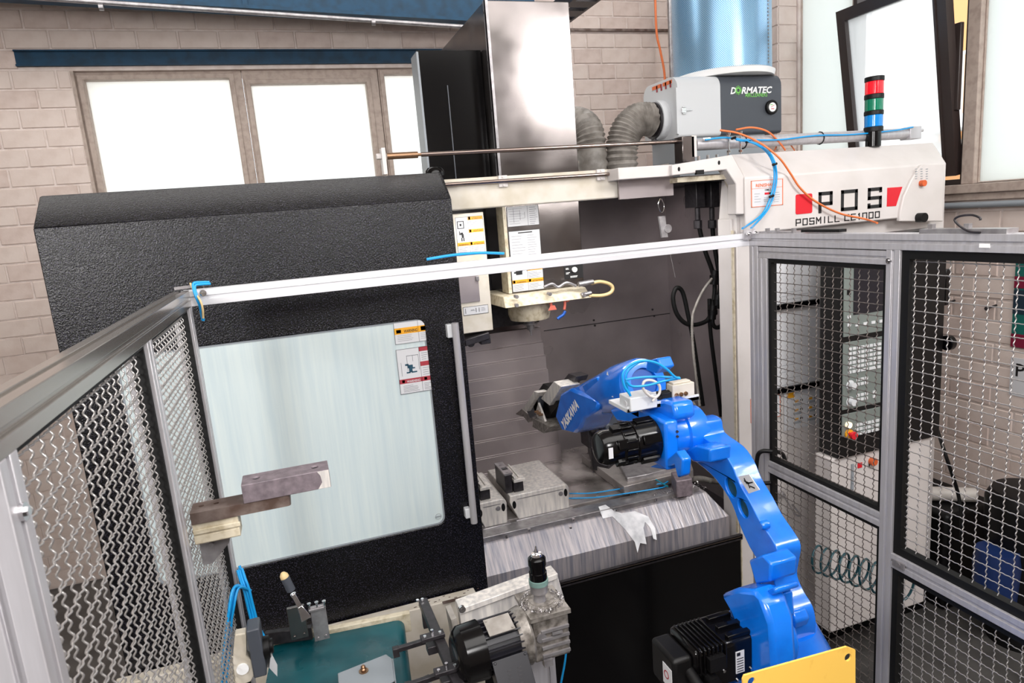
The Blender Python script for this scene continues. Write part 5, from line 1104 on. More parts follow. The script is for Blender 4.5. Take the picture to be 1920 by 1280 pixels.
# gripper
gp = thing('robot_gripper', 'dark steel double gripper mounted at the robot wrist', 'gripper', PX(1040, 755, 1.08))
def gblock(nm, pts, X0, X1, mt, bev=.002): b = B(); b.plate([(-yz(p, X0)[0], yz(p, X0)[1]) for p in pts], (X0, 0, 0), -Y_, Z_, X1-X0); return obj(nm, b, mt, gp, bevel=bev)
gblock('adapter_flange', [(1014, 747), (1038, 715), (1052, 725), (1030, 760)], 1.03, 1.12, 'vise_steel')
gblock('gripper_body', [(1000, 745), (1018, 719), (1034, 730), (1046, 760), (1022, 790), (1004, 782)], 1.05, 1.13, 'black')
gblock('gripper_body', [(985, 766), (1000, 735), (1012, 741), (1004, 778), (994, 784)], 1.02, 1.1, 'anthracite')
gblock('gripper_plate', [(980, 767), (1001, 733), (1009, 736), (988, 771)], 1.0, 1.14, 'vise_steel')
gblock('gripper_plate', [(996, 753), (1005, 744), (1022, 790), (1012, 795)], 1.02, 1.03, 'vise_steel')
gblock('finger', [(966, 776), (978, 766), (1000, 785), (990, 792), (982, 782)], 1.04, 1.1, 'grimy_alu')
gblock('finger', [(1000, 784), (1024, 796), (1028, 800), (1019, 812), (998, 800)], 1.0, 1.1, 'grimy_alu')
gblock('finger', [(1050, 720), (1066, 700), (1080, 706), (1076, 716), (1070, 712), (1058, 728)], 1.1, 1.16, 'dark_metal')
b = B()
for i in range(3): q = PX(1002+i*4, 772+i*3, 1.0); b.cyl(q, q+V((.02, 0, 0)), .006, 10)
obj('plunger', b, 'brass', gp, smoothed=40)
# valve tray and parts
YV = 1.70
ty0 = PY(1176, 772, YV); ty1 = PY(1311, 742, YV)
vt = thing('valve_tray', 'grey sheet tray with valve block and junction box on the robot elbow', 'valve tray', (1.0, YV, ty0.z))
b = B(); b.box((ty0.x, YV, ty0.z-.004), (ty1.x, YV+.12, ty0.z+.008)); b.box((ty0.x, YV, ty0.z-.004), (ty1.x, YV+.004, ty0.z+.014)); obj('tray', b, 'grey_light', vt, bevel=.001)
b = B(); q = PY(1166, 742, YV-.01); q1 = PY(1194, 768, YV-.01); q2 = PY(1232, 735, YV-.01); b.box((q1.x-.02, YV-.01, ty0.z+.0), (q2.x, YV+.06, ty0.z+.042)); bx_ = obj('junction_box', b, 'grey_light', vt, bevel=.003)
b = B(); c = V((q1.x-.022, YV+.02, ty0.z+.02)); b.cyl(c, c+V((.003, 0, 0)), .009, 18); obj('box_plug', b, 'paper', bx_, smoothed=40)
b = B(); v0 = PY(1262, 752, YV); v1 = PY(1302, 716, YV); b.box((v0.x, YV+.0, ty0.z+.012), (v1.x, YV+.035, ty0.z+.055)); b.box((v0.x+.005, YV+.005, ty0.z+.055), (v1.x-.01, YV+.03, ty0.z+.062)); obj('valve_block', b, 'cream_paint', vt, bevel=.002)
b = B()
for k in range(3): c = V((v0.x+.012+k*.016, YV, ty0.z+.024)); b.cyl(c, c-V((0, .004, 0)), .0065, 16); b.cyl(c-V((0, .003, 0)), c-V((0, .006, 0)), .003, 10)
obj('valve_port', b, 'brass', vt, smoothed=40)
b = B(); q = PY(1247, 742, YV); b.box((q.x-.008, YV+.005, ty0.z+.01), (v0.x, YV+.04, ty0.z+.035)); b.cyl((q.x-.01, YV+.02, ty0.z+.03), (v0.x, YV+.02, ty0.z+.03), .008, 12); obj('solenoid', b, 'black', vt, bevel=.002)
b = B(); b.tube([PY(*p, YV-.02) for p in ((1230, 745), (1218, 742), (1206, 728), (1208, 715), (1222, 713), (1236, 722), (1236, 738), (1226, 748), (1224, 752))], .0042, 8); obj('white_cable', b, 'hose_white', vt, smoothed=60)
for i, pts in enumerate((((1180, 738), (1170, 722), (1168, 700), (1182, 684), (1205, 676), (1230, 680), (1250, 692), (1265, 706), (1274, 709)), ((1174, 715), (1186, 724), (1215, 722), (1245, 714), (1275, 709)), ((1172, 712), (1195, 708), (1230, 706), (1274, 708)), ((1182, 742), (1174, 718), (1176, 697), (1196, 680), (1212, 676)))):
    b = B(); b.tube([PY(p[0], p[1], YV-.035+.012*i) for p in pts], .0038, 8); obj('air_hose', b, 'cyan_hose', vt, smoothed=60)
b = B(); s = smooth([PY(1290, 758, 2.0), PY(1300, 775, 1.98), PY(1318, 790, 1.97), PY(1345, 806, 1.97)], 16); b.tube(s, .026, 14, False, rf=lambda i: .026 if i % 2 else .021); obj('dress_hose', b, 'hose_grey', rbt, smoothed=60)
b = B(); b.tube([V((1.22, 1.50, J2.z+.08)), V((1.25, 1.50, J2.z-.02)), V((1.27, 1.48, J2.z-.14)), V((1.27, 1.48, J2.z-.4))], .036, 16); obj('jacket_hose', b, 'hose_white', rbt, smoothed=60, label='white fabric hose jacket behind the shoulder')
# yellow plate in front of the robot
YY = .98
q = [PY(*p, YY) for p in ((1396, 1266), (1588, 1212), (1604, 1218), (1604, 1330), (1396, 1345))]
h1 = PY(1590, 1232, YY); h2 = PY(1409, 1277, YY); h3 = PY(1560, 1282, YY)
b = B(); b.plate([(p.x, p.z) for p in q]+[(q[0].x-.004, q[0].z-.008)], (0, YY, 0), X_, Z_, .004, [circ(h1.x, h1.z, .0088), circ(h2.x, h2.z, .0088)])
obj('yellow_plate', b, 'yellow', label='yellow sheet metal plate with round holes standing before the robot base', cat='plate')

# =================================================================== CONTROL CONSOLE (behind right fence)
YK = 2.22
cs = thing('control_console', 'black machine control console with grey keypads behind the right fence', 'control panel', (2.4, YK, .3))
kx0, kx1 = (PY(1576, 500, YK).x+PY(1574, 860, YK).x)/2, PY(1769, 640, YK).x
kyb = PX(1536, 660, kx0).y
kz0 = PY(1600, 855, YK).z
b = B(); b.box((kx0, YK, kz0), (kx1, kyb, 2.135)); obj('console_housing', b, 'black', cs, bevel=.006)
kxl = (PY(1580, 500, YK).x+PY(1578, 830, YK).x)/2
def kpanel(nm, t0, t1, mt='console_grey', x1=None):
    za, zb_ = PY(1582, t0, YK).z, PY(1580, t1, YK).z; b = B(); b.box((kxl, YK-.006, zb_), (x1 or PY(1700, 640, YK).x, YK, za)); return obj(nm, b, mt, cs, bevel=.002), za, zb_
p1, za, zb1 = kpanel('screen_panel', 486, 632)
b = B(); b.box((PY(1598, 560, YK).x, YK-.008, PY(1598, 590, YK).z), (PY(1694, 560, YK).x, YK-.006, za-.0)); obj('screen', b, 'screen', p1)
b = B()
for i in range(5): q = PY(1601+i*15, 609-i*2.4, YK); b.box((q.x, YK-.01, q.z-.006), (q.x+.02, YK-.006, q.z+.006))
for py in (594, 609): q = PY(1586, py, YK); b.box((q.x, YK-.01, q.z-.006), (q.x+.018, YK-.006, q.z+.006))
obj('soft_key', b, 'key', p1)
b = B(); q = PY(1586, 548, YK); b.box((q.x, YK-.009, q.z-.01), (q.x+.018, YK-.006, q.z+.012)); obj('port_cover', b, 'black', p1)
p2, za, zb2 = kpanel('keypad_panel', 642, 768)
# individual keys, one shared mesh
kb = B(); kb.box((0, -.004, 0), (.017, 0, .012)); km = D.meshes.new('key'); km.from_pydata(kb.v, [], kb.f); km.materials.append(MATS['key'])
def key(par, x, z, wd=1):
    o = D.objects.new('key', km); COL.objects.link(o); o.parent = par; o.location = V((x, YK-.006, z))-WLOC[par]; o.scale.x = wd
base = PY(1588, 655, YK)
for r in range(6):
    for c in range(13):
        if r == 5 and c in (4, 6): continue
        key(p2, base.x+c*.0232, base.z-.004-r*.0205, 1.0 if (r, c) not in ((5, 3), (5, 5)) else 2.2)
b1 = PY(1603, 714, YK)
for r in range(2):
    for c in list(range(3))+[6, 7, 8]: key(p2, b1.x+c*.0232, b1.z-r*.0205)
b1 = PY(1603, 743, YK)
for r in range(2):
    for c in list(range(3))+[4, 6, 7, 8]: key(p2, b1.x+c*.0232, b1.z-r*.0205)
for py in (721, 752):
    b = B(); q = PY(1592, py, YK); b.cyl((q.x, YK-.03, q.z), (q.x, YK-.006, q.z), .015, 18); b.cyl((q.x, YK-.008, q.z), (q.x, YK-.005, q.z), .022, 20); obj('rotary_knob', b, 'grey_light', p2, smoothed=40)
p3, za, zb3 = kpanel('machine_panel', 776, 818)
b1 = PY(1601, 797, YK)
for r in range(3):
    for c in range(9): key(p3, b1.x+c*.0232, b1.z-.004-r*.021)
b = B(); q = PY(1587, 795, YK); b.cyl((q.x, YK-.02, q.z), (q.x, YK-.004, q.z), .014, 18); obj('start_button', b, 'lens_white', p3, smoothed=40, label='lit white button')
b = B(); q = PY(1589, 812, YK); b.m = 0; b.cyl((q.x, YK-.012, q.z), (q.x, YK-.004, q.z), .022, 20); b.m = 1; b.cyl((q.x, YK-.03, q.z), (q.x, YK-.012, q.z), .009, 16); b.cyl((q.x, YK-.042, q.z), (q.x, YK-.03, q.z), .017, 18); obj('emergency_stop', b, ['amber_print', 'red'], p3, smoothed=40)
# handwheel and side bumps
b = B(); q = PX(1783, 640, kx1); b.cyl((kx1+.0, YK-.01, PY(1783, 640, YK).z), (kx1+.03, YK-.01, PY(1783, 640, YK).z), .035, 20); obj('side_bump', b, 'black_gloss', cs, smoothed=40, bevel=.004); b = B(); b.box((kx1, YK-.0, 1.8), (kx1+.03, YK+.1, 1.95)); obj('side_bump', b, 'black_gloss', cs, smoothed=40, bevel=.004)
b = B(); b.box((kx0-.02, YK+.02, .3), (kx1-.03, kyb, kz0-.002)); base_ = obj('console_base', b, 'white_paint', cs, bevel=.006)
b = B(); q = PY(1612, 872, YK+.019); b.box((q.x-.012, YK+.017, q.z-.012), (q.x+.012, YK+.02, q.z+.012)); obj('red_square', b, 'red', base_)
b = B(); 
for ch, px in (('P', 1628), ('S', 1652)):
    q = PY(px, 876 if ch == 'P' else 866, YK+.019); b.text(ch, q, X_, Z_, .045, .001, bold=.02)
obj('lettering', b, 'black_print', base_)
b = B(); q = PY(1637, 865, YK+.01); b.cyl((q.x, YK-.0, q.z), (q.x, YK+.02, q.z), .018, 18); obj('red_button', b, 'lamp_orange', base_, smoothed=40)
b = B(); q = PY(1596, 870, YK+.019); b.box((q.x, YK+.016, q.z-.22), (q.x+.014, YK+.02, q.z+.0)); 
for i in range(6): b.cyl((q.x+.007, YK+.012, q.z-.03-.03*i), (q.x+.007, YK+.017, q.z-.03-.03*i), .003, 8)
obj('hinge_strip', b, 'grey_mid', base_)
# documents on the machine front (behind the left leaf)
dx0, dx1 = PY(1452, 600, YF-.004).x, PY(1533, 600, YF-.004).x
def doc(nm, lab, y0, y1, segs=(), mats=WM):
    return label_plate(nm, mc, (1452, y0), (1535, y0-13), (1452, y1), YF-.004, list(segs), mats, lab=lab)
doc('document_sheet', 'upper white sheet behind a black clip', 480, 574, lines(.1, .9, .75, .9, 3, 3, .006))
doc('document_sheet', 'large blank white sheet', 590, 732, lines(.1, .6, .6, .95, 5, 3, .004))
pics = []
for r in range(3):
    for c in range(2): u = .32+c*.4; v = .24+r*.24; pics += [(u, v, u+.09, v+.06, 1), (u+.14, v, u+.22, v+.05, 2), (u-.05, v+.1, u+.2, v+.11, 5), (u-.05, v+.13, u+.22, v+.14, 5)]
label_plate('notice_sheet', mc, (1470, 737), (1535, 727), (1470, 808), YF-.004, [(.08, .02, .3, .16, 1)]+pics, WM, lab='instruction notice with small pictures')
label_plate('sticker', mc, (1453, 740), (1463, 738), (1453, 782), YF-.004, border(1, .1, .02)+lines(.2, .8, .3, .8, 4, 3), RM, lab='orange-edged sticker part behind the mesh')
for y0 in (577, 735):
    b = B(); a = PY(1450, y0, YF-.02); c = PY(1537, y0-14, YF-.02); b.box((a.x, YF-.022, a.z-.014), (c.x, YF-.004, a.z+.012)); obj('document_clip', b, 'black_gloss', mc, bevel=.003)
# teal spiral hose
sa, sb_ = PX(1528, 1046, 1.76), PX(1700, 1100, 1.72)
b = B(); P = []; nT = 9
for i in range(nT*16+1):
    t_ = i/(nT*16); c = sa.lerp(sb_, t_); an_ = 2*math.pi*i/16; c = c+V((.045*math.cos(an_), .012*math.cos(an_), .052*math.sin(an_))); P.append(c)
b.tube(P, .0042, 6, False); obj('spiral_hose', b, 'green_hose', smoothed=60, label='dark teal coiled air hose hanging behind the lower right mesh', cat='hose')
b = B(); q = PY(1470, 930, 2.46); b.lathe(q+V((0, .04, 0)), q-V((0, 1, 0)), [(0, .016), (.02, .02), (.04, .012)], 14); b.tube([q, PY(1490, 962, 2.44), PY(1500, 965, 2.44), PY(1485, 945, 2.47)], .005, 8); obj('valve_tap', b, 'steel', mc, smoothed=40)
# things by the right wall
tb = thing('wall_poster', 'poster of teal, navy and burgundy shapes on the right wall behind the mesh', 'poster', PX(1915, 650, WX-.006)) 
y_a, y_b = PX(1902, 560, WX-.008).y, PX(1990, 560, WX-.008).y; z_a, z_b = PX(1905, 650, WX-.008).z, PX(1910, 470, WX-.008).z
b = B(); b.m = 0; b.box((WX-.014, y_b, z_a), (WX-.008, y_a, z_b)); b.m = 1
zh = (z_b-z_a)
b.box((WX-.016, y_b, z_a+zh*.35), (WX-.014, y_a, z_a+zh*.6)); b.m = 2; b.box((WX-.017, y_b, z_a), (WX-.014, y_a, z_a+zh*.14)); b.box((WX-.017, y_b, z_a+zh*.62), (WX-.014, y_a, z_a+zh*.74)); b.m = 3; b.box((WX-.0175, y_b, z_a+zh*.74), (WX-.014, y_a-.05, z_a+zh*.88))
obj('printed_sheet', b, ['poster_teal', 'poster_navy', 'poster_burgundy', 'paper'], tb)
sg = thing('wall_sign', 'white paper sign with black letters Pa on the right wall', 'sign', PX(1905, 700, WX-.006))
y_a, y_b = PX(1894, 710, WX-.008).y, PX(2010, 710, WX-.008).y; z_a, z_b = PX(1897, 740, WX-.008).z, PX(1897, 669, WX-.008).z
b = B(); b.m = 0; b.box((WX-.011, y_b, z_a), (WX-.008, y_a, z_b)); b.m = 1; q = PX(1902, 704, WX-.011); b.text('Pa', q, -Y_, Z_, .10, .001, bold=.01); obj('paper_sheet', b, ['paper', 'black_print'], sg)
for py, px in ((563, 1790), (572, 1868)):
    q = PX(px, py, WX-.008); b = B(); b.cyl(q+V((.0, 0, 0)), q-V((.07, 0, .01)), .006, 8); b.cyl(q-V((.06, 0, .01)), q-V((.075, 0, .01)), .011, 8); obj('wall_bolt', b, 'dark_metal', smoothed=40, label='short bolt sticking out of the right wall, %s one' % ('left' if px < 1800 else 'right'), cat='bolt')
b = B(); b.tube([PY(1757, 804, 2.5), PX(1772, 850, 3.0), PX(1795, 920, 3.1), PX(1802, 965, 3.1), PX(1803, 1010, 3.1)], .009, 8); obj('black_cable', b, 'rubber', smoothed=60, label='black cable hanging in front of the right brick wall', cat='cable')
q = PX(1925, 960, 3.3); hb = PX(1900, 905, 3.3).z; b = B(); b.lathe((q.x, q.y, 0), (q.x, q.y, 5), [(0, .14), (hb-.3, .17), (hb-.1, .175), (hb-.06, .175), (hb-.01, .15), (hb, .07)], 32); obj('waste_bin', b, 'black', smoothed=40, label='black lidded bin by the right wall seen through the mesh', cat='bin')
q = PX(1790, 985, 3.2); b = B(); b.box((q.x-.03, q.y+.02, 0), (q.x+.36, q.y+.5, q.z+.05)); obj('dark_cart', b, 'black', bevel=.02, label='low black cart against the right wall left of the bin', cat='cart')
b = B(); b.cyl((q.x-.0, q.y+.25, q.z+.09), (q.x+.25, q.y+.08, q.z+.09), .04, 16); obj('paper_roll', b, 'hose_white', smoothed=40, label='white roll lying on the black cart', cat='roll')
b = B(); b.lathe((q.x-.1, q.y-.3, q.z-.25), (q.x-.1, q.y-.3, q.z+1), [(0, .09), (.2, .1), (.28, .09)], 24); obj('blue_bucket', b, 'navy', smoothed=40, label='dark blue bucket before the black cart', cat='bucket')

# =================================================================== CONVEYOR AND WASH STATION
ZC = 1.0
rotc = math.radians(2.5)
cv = thing('belt_conveyor', 'small belt conveyor with teal belt at the bottom left of the cell', 'conveyor', (.0, 1.95, .2))
bl_ = [PZ(*p, ZC) for p in ((505, 1207), (752, 1165), (793, 1290), (470, 1330))]
fa_, fb_ = PZ(512, 1210, ZC), PZ(742, 1163, ZC)
dU = (fb_-fa_); dU.z = 0; dU.normalize(); dV = V((dU.y, -dU.x, 0))
L0 = (fb_-fa_).length; wdc = .36
# belt: top slab with a rounded end
b = B(); rb_ = .028; n = 8; prof_ = [(0, 0)]+[(L0+.0+rb_*math.sin(a), -rb_+rb_*math.cos(a)) for a in [math.pi*i/n for i in range(n+1)]]+[(0, -2*rb_)]
b.plate(prof_, fa_+dV*wdc, dU, Z_, 0) if 0 else None
vs = []; m_ = len(prof_)
for s_ in (0, wdc): vs += [fa_+dU*p[0]+Z_*p[1]+dV*s_ for p in prof_]
fs = [(i, i+1, i+1+m_, i+m_) for i in range(m_-1)]+[tuple(range(m_))[::-1], tuple(range(m_, 2*m_))]
b.add(vs, [f[::-1] for f in fs]); obj('belt', b, 'teal_belt', cv, smoothed=50)
b = B(); c = fa_-dV*.014; b.obox(c+dU*L0/2+Z_*(-.02), dU*(L0/2+.05), dV*.012, Z_*.035); obj('side_frame', b, 'dirty_cream', cv, bevel=.002); b = B(); c = fa_+dV*(wdc+.014); b.obox(c+dU*L0/2+Z_*(-.03), dU*(L0/2+.05), dV*.012, Z_*.035); obj('side_frame', b, 'dirty_cream', cv, bevel=.002)
b = B(); c = fa_-dV*.018+dU*.0; b.bar(PZ(498, 1196, ZC+.03), PZ(586, 1184, ZC+.03), .02, .045); obj('guide_bar', b, 'dark_metal', cv, bevel=.002)
for i, (p0, p1, mt_) in enumerate((((537, 1142), (579, 1193), 'stainless'), ((581, 1140), (619, 1196), 'steel'))):
    b = B(); Y0 = 2.12-.03*i; a = PY(*p0, Y0); c = PY(*p1, Y0); b.box((a.x, Y0, c.z), (c.x, Y0+.012, a.z))
    if i: b.box((a.x-.005, Y0-.006, a.z-.012), (c.x-.004, Y0+.014, a.z-.004))
    b.cyl((a.x+.012, Y0-.004, c.z+.012), (a.x+.012, Y0, c.z+.012), .005, 12); b.cyl((c.x-.012, Y0-.004, c.z+.014), (c.x-.012, Y0, c.z+.014), .005, 12)
    obj('stop_plate', b, mt_, cv, bevel=.0015)
b = B()
for px, py in ((580, 1137), (594, 1134), (608, 1132)): q = PY(px, py, 2.09); b.cyl(q-V((0, 0, .01)), q+V((0, 0, .006)), .003, 8); b.lathe(q+V((0, 0, .004)), q+V((0, 0, 1)), [(0, .003), (.006, .0065), (.008, .0065)], 10)
obj('set_screw', b, 'chrome', cv, smoothed=40)
# white sensor arm at left end
b = B(); Yq = 1.80; pts = [PY(*p, Yq) for p in ((440, 1190), (462, 1186), (462, 1228), (474, 1240), (480, 1260), (470, 1278), (440, 1290), (436, 1240))]; b.plate([(p.x, p.z) for p in pts], (0, Yq, 0), X_, Z_, .03); pa = obj('pivot_arm', b, 'cream_paint', cv, bevel=.003)
b = B(); q = PY(455, 1254, Yq-.002); b.cyl((q.x, Yq-.004, q.z), (q.x, Yq, q.z), .016, 20); obj('pivot_cap', b, 'white_print', pa, smoothed=40)
b = B(); a = PY(461, 1183, Yq-.01); c = PY(488, 1275, Yq-.01); b.box((a.x, Yq-.012, c.z+.01), (a.x+.034, Yq+.05, a.z)); obj('drive_box', b, 'anthracite', cv, bevel=.004)
b = B(); q = PY(492, 1222, Yq); b.cyl(V((a.x+.03, Yq+.02, q.z)), V((a.x+.05, Yq+.02, q.z)), .03, 20); b.cyl(V((a.x+.05, Yq+.02, q.z)), V((a.x+.058, Yq+.02, q.z)), .02, 16); obj('drive_wheel', b, 'black', cv, smoothed=40)
b = B(); q0 = PY(496, 1222, 1.86); q1 = PY(514, 1222, 1.8); b.hexa([PY(494, 1252, 1.86), PY(508, 1250, 1.82), PY(508, 1250, 1.83), PY(494, 1252, 1.87), PY(498, 1218, 1.86), PY(512, 1220, 1.82), PY(512, 1220, 1.83), PY(498, 1218, 1.87)]); b.hexa([PY(505, 1252, 1.8), PY(520, 1268, 1.78), PY(520, 1268, 1.79), PY(505, 1252, 1.81), PY(508, 1222, 1.8), PY(520, 1246, 1.78), PY(520, 1246, 1.79), PY(508, 1222, 1.81)]); obj('angle_clip', b, 'grey_light', cv)
# steel saddle on belt with a brass nipple
sz_ = ZC+.05; a_ = [PZ(*p, sz_) for p in ((633, 1262), (724, 1226), (735, 1234), (740, 1275), (700, 1300), (636, 1300))]
b = B(); b.plate([(p.x, p.y) for p in a_], (0, 0, sz_), X_, Y_, .004); q0, q1 = a_[2], a_[3]; b.hexa([q0-Z_*.05, q1-Z_*.05, q1-Z_*.05+X_*.004, q0-Z_*.05+X_*.004, q0, q1, q1+X_*.004, q0+X_*.004]); q0, q1 = a_[5], a_[0]; b.hexa([q0-Z_*.05, q1-Z_*.05, q1-Z_*.05+X_*.004, q0-Z_*.05+X_*.004, q0, q1, q1+X_*.004, q0+X_*.004])
sd = thing('steel_saddle', 'bent grey steel plate with a brass screw standing on the teal belt', 'plate', (a_[0].x+.06, a_[0].y, sz_-.05)); obj('bent_plate', b, 'grey_mid', sd, bevel=.0015)
b = B(); q = PZ(682, 1258, sz_); b.lathe(q, q+Z_, [(0, .014), (.003, .014), (.004, .007), (.008, .009), (.012, .006), (.016, .007), (.02, .004)], 18); obj('brass_screw', b, 'brass', sd, smoothed=40)
# machine lower white ledge behind the conveyor
Yw = 2.36; b = B(); a = PY(640, 1175, Yw); c = PY(894, 1112, Yw); b.box((-.75, Yw, .1), (c.x, Yw+.05, c.z-.0)); lw = obj('lower_guard', b, 'cream_paint', mc, bevel=.004)
b = B(); b.box((c.x-.14, Yw-.014, c.z-.001), (c.x, Yw, c.z+.003)); 
for i in range(14): q_ = V((c.x-.25+.02*i, Yw+random.uniform(.0, .04), c.z)); b.box(q_, q_+V((random.uniform(.004, .012), .002, .002)))
obj('grime_speck', b, 'rust_steel', mc, kind='stuff')
# dark bars with clamps
rk = thing('stop_rack', 'black steel angle rack with two clamped cross bars right of the teal belt', 'rack', PZ(810, 1190, 1.05))
b = B(); zz_ = 1.17; p0, p1 = PZ(793, 1128, zz_), PZ(862, 1290, zz_); b.bar(p0, p1, .028, .024); p2 = p0-Z_*.09; b.obox(p0-Z_*.045+V((0, 0, 0)), (.008, 0, 0), (0, .008, 0), (0, 0, .045)); obj('long_bar', b, 'dark_metal', rk, bevel=.002)
for (c1, e0, e1) in (((811, 1192), (742, 1218), (815, 1196)), ((838, 1255), (765, 1285), (845, 1258))):
    b = B(); q = PZ(*c1, zz_+.02); dd = (p1-p0).normalized(); sd_ = V((dd.y, -dd.x, 0)); b.obox(q, sd_*.034, dd*.014, Z_*.006); b.obox(q-Z_*.035, sd_*.02, dd*.016, Z_*.012); obj('clamp_plate', b, 'dark_metal', rk, bevel=.002)
    b = B()
    for s_ in (-.022, .0, .022): b.cyl(q+sd_*s_+Z_*.004, q+sd_*s_+Z_*(.02 if s_ == 0 else .008), .0045, 8)
    obj('clamp_screw', b, 'chrome', rk, smoothed=40)
    b = B(); a = PZ(*e0, zz_-.03); c = PZ(*e1, zz_-.03); b.bar(a, c, .014, .014); b.obox(a-Z_*.006, (.009, 0, 0), (0, .009, 0), (0, 0, .014)); obj('cross_bar', b, 'dark_metal', rk, bevel=.0015)
b = B()
for px, py in ((783, 1127), (792, 1125)): q = PZ(px, py, zz_+.014); b.cyl(q, q+Z_*.006, .005, 8)
obj('end_screw', b, 'chrome', rk, smoothed=40)
b = B(); q = PZ(790, 1278, 1.12); b.cyl(q, q+V((.05, .01, 0)), .009, 12); b.cyl(q+V((.01, 0, 0)), q+V((.025, .003, 0)), .012, 6); obj('sensor_plug', b, 'chrome', rk, smoothed=40)
# blow gun with metal lever
bg = thing('air_gun', 'small air blow gun with chrome lever and tan tip above the conveyor', 'air gun', PY(555, 1130, 1.9))
b = B(); q0, q1, q2 = PY(534, 1082, 1.9), PY(546, 1106, 1.9), PY(575, 1160, 1.88); b.cyl(q0, q1, .0125, 16); obj('gun_body', b, 'anthracite', bg, smoothed=40)
b = B(); d2 = (q0-q1).normalized(); b.lathe(q0, q0+d2, [(0, .0125), (.008, .0115), (.016, .006), (.018, .002)], 16); obj('tan_tip', b, 'beige_hose', bg, smoothed=50)
b = B(); b.lathe(q1-d2*.012, q1-d2, [(0, .009), (.01, .007), (.02, .0055)], 12)
dL = (q2-q1); n2 = V((dL.z, 0, -dL.x)).normalized(); 
def wq(t_, w_): return [q1+dL*t_+n2*w_, q1+dL*t_-n2*w_]
A0, A1, A2 = wq(.1, .006), wq(.55, .007), wq(1, .0155)
for s0, s1 in ((A0, A1), (A1, A2)): b.hexa([s0[1], s1[1], s1[0], s0[0], s0[1]-Y_*.005, s1[1]-Y_*.005, s1[0]-Y_*.005, s0[0]-Y_*.005])
obj('chrome_lever', b, 'chrome', bg, bevel=.0015)
# gear motor and bracket rail
ws = thing('gear_motor', 'black electric gear motor with nameplate and angle gearbox at bottom centre', 'motor', (.42, 1.62, 1.05))
Dm = 1.8
def PD(x, y, d=Dm): return CAM+ray(x, y)*d
mA, mB = PD(872, 1222, 1.76), PD(974, 1186, 1.84); mA.z = mB.z = (mA.z+mB.z)/2+.0; mB.y = mA.y+.01
ax = (mB-mA).normalized(); Lm = (mB-mA).length; Rm = .070
b = B(); b.lathe(mA-ax*.03, mB, [(0, .05), (.008, .064), (.02, Rm+.004), (.075, Rm+.006), (.078, Rm-.004)], 40); obj('fan_cover', b, 'black_gloss', ws, smoothed=35)
b = B(); b.lathe(mA+ax*.04, mB, [(0, Rm-.012), (Lm-.05, Rm-.012)], 30)
sd_ = ax.orthogonal().normalized(); up_ = ax.cross(sd_)
for k in range(26):
    an_ = 2*math.pi*k/26; rd = sd_*math.cos(an_)+up_*math.sin(an_); tg = ax.cross(rd); b.obox(mA+ax*(.045+(Lm-.06)/2)+rd*(Rm-.008), ax*((Lm-.06)/2), tg*.0018, rd*.009)
obj('finned_body', b, 'motor_black', ws, kind='stuff')
b = B(); b.lathe(mB-ax*.025, mB+ax, [(0, Rm-.004), (.012, Rm+.004), (.03, Rm+.008), (.036, Rm+.004)], 40); obj('end_shield', b, 'grimy_alu', ws, smoothed=35)
up2 = V((0, -.35, 1)).normalized(); b = B(); c = mA+ax*(Lm*.58)+up2*(Rm+.004); sid = ax.cross(up2); b.obox(c, ax*.036, sid*.026, up2*.0015)
for s1, s2 in ((-.03, -.02), (.03, .02)): cc = c+ax*s1+sid*s2; b.cyl(cc, cc+up2*.004, .003, 8)
obj('nameplate', b, 'hose_grey', ws)
tbx = mA+ax*(Lm*.64)+V((0, -.07, -.055)); nrm = V((.0, -.82, .57)).normalized(); sid = nrm.cross(ax).normalized()
b = B(); b.obox(tbx, ax*.046, sid*.046, nrm*.028); tbo = obj('terminal_box', b, 'motor_black', ws, bevel=.004)
b = B(); b.obox(tbx+nrm*.031, ax*.049, sid*.049, nrm*.004)
for s1 in (-.042, .042):
    for s2 in (-.042, .042): cc = tbx+nrm*.034+ax*s1+sid*s2; b.cyl(cc, cc+nrm*.003, .004, 8)
obj('box_lid', b, 'motor_black', tbo, bevel=.002)
b = B()
for s1 in (-.014, .014):
    for k in range(5): b.obox(tbx+nrm*.0355+ax*(s1+.001*k)+sid*(-.02+.009*k), ax*.005, sid*.0012, nrm*.0008)
obj('vent_mark', b, 'dark_metal', tbo)
# gearbox block with plates
gb = mB+ax*.07+V((0, .01, -.0)); b = B(); b.obox(gb, (.052, 0, 0), (0, .06, 0), (0, 0, .062)); gbx = obj('gearbox', b, 'grimy_alu', ws, bevel=.005)
b = B()
for k in range(4): b.box((gb.x-.03, gb.y-.066, gb.z-.05+k*.024), (gb.x+.05, gb.y-.06, gb.z-.042+k*.024))
b.cyl((gb.x-.03, gb.y-.064, gb.z+.01), (gb.x-.03, gb.y-.06, gb.z+.01), .014, 16); b.box((gb.x-.03, gb.y-.07, gb.z-.075), (gb.x-.005, gb.y-.05, gb.z-.055)); b.box((gb.x+.0, gb.y-.068, gb.z+.012), (gb.x+.03, gb.y-.062, gb.z+.018)); obj('gearbox_rib', b, 'steel', gbx, kind='stuff')
b = B(); b.obox(gb+V((-.0, .0, .068)), (.058, 0, 0), (0, .066, 0), (0, 0, .006)); b.lathe(gb+V((0, 0, .074)), gb+Z_, [(0, .048), (.004, .048), (.006, .035), (.008, .035)], 32); obj('top_flange', b, 'grimy_alu', ws, smoothed=30)
b = B()
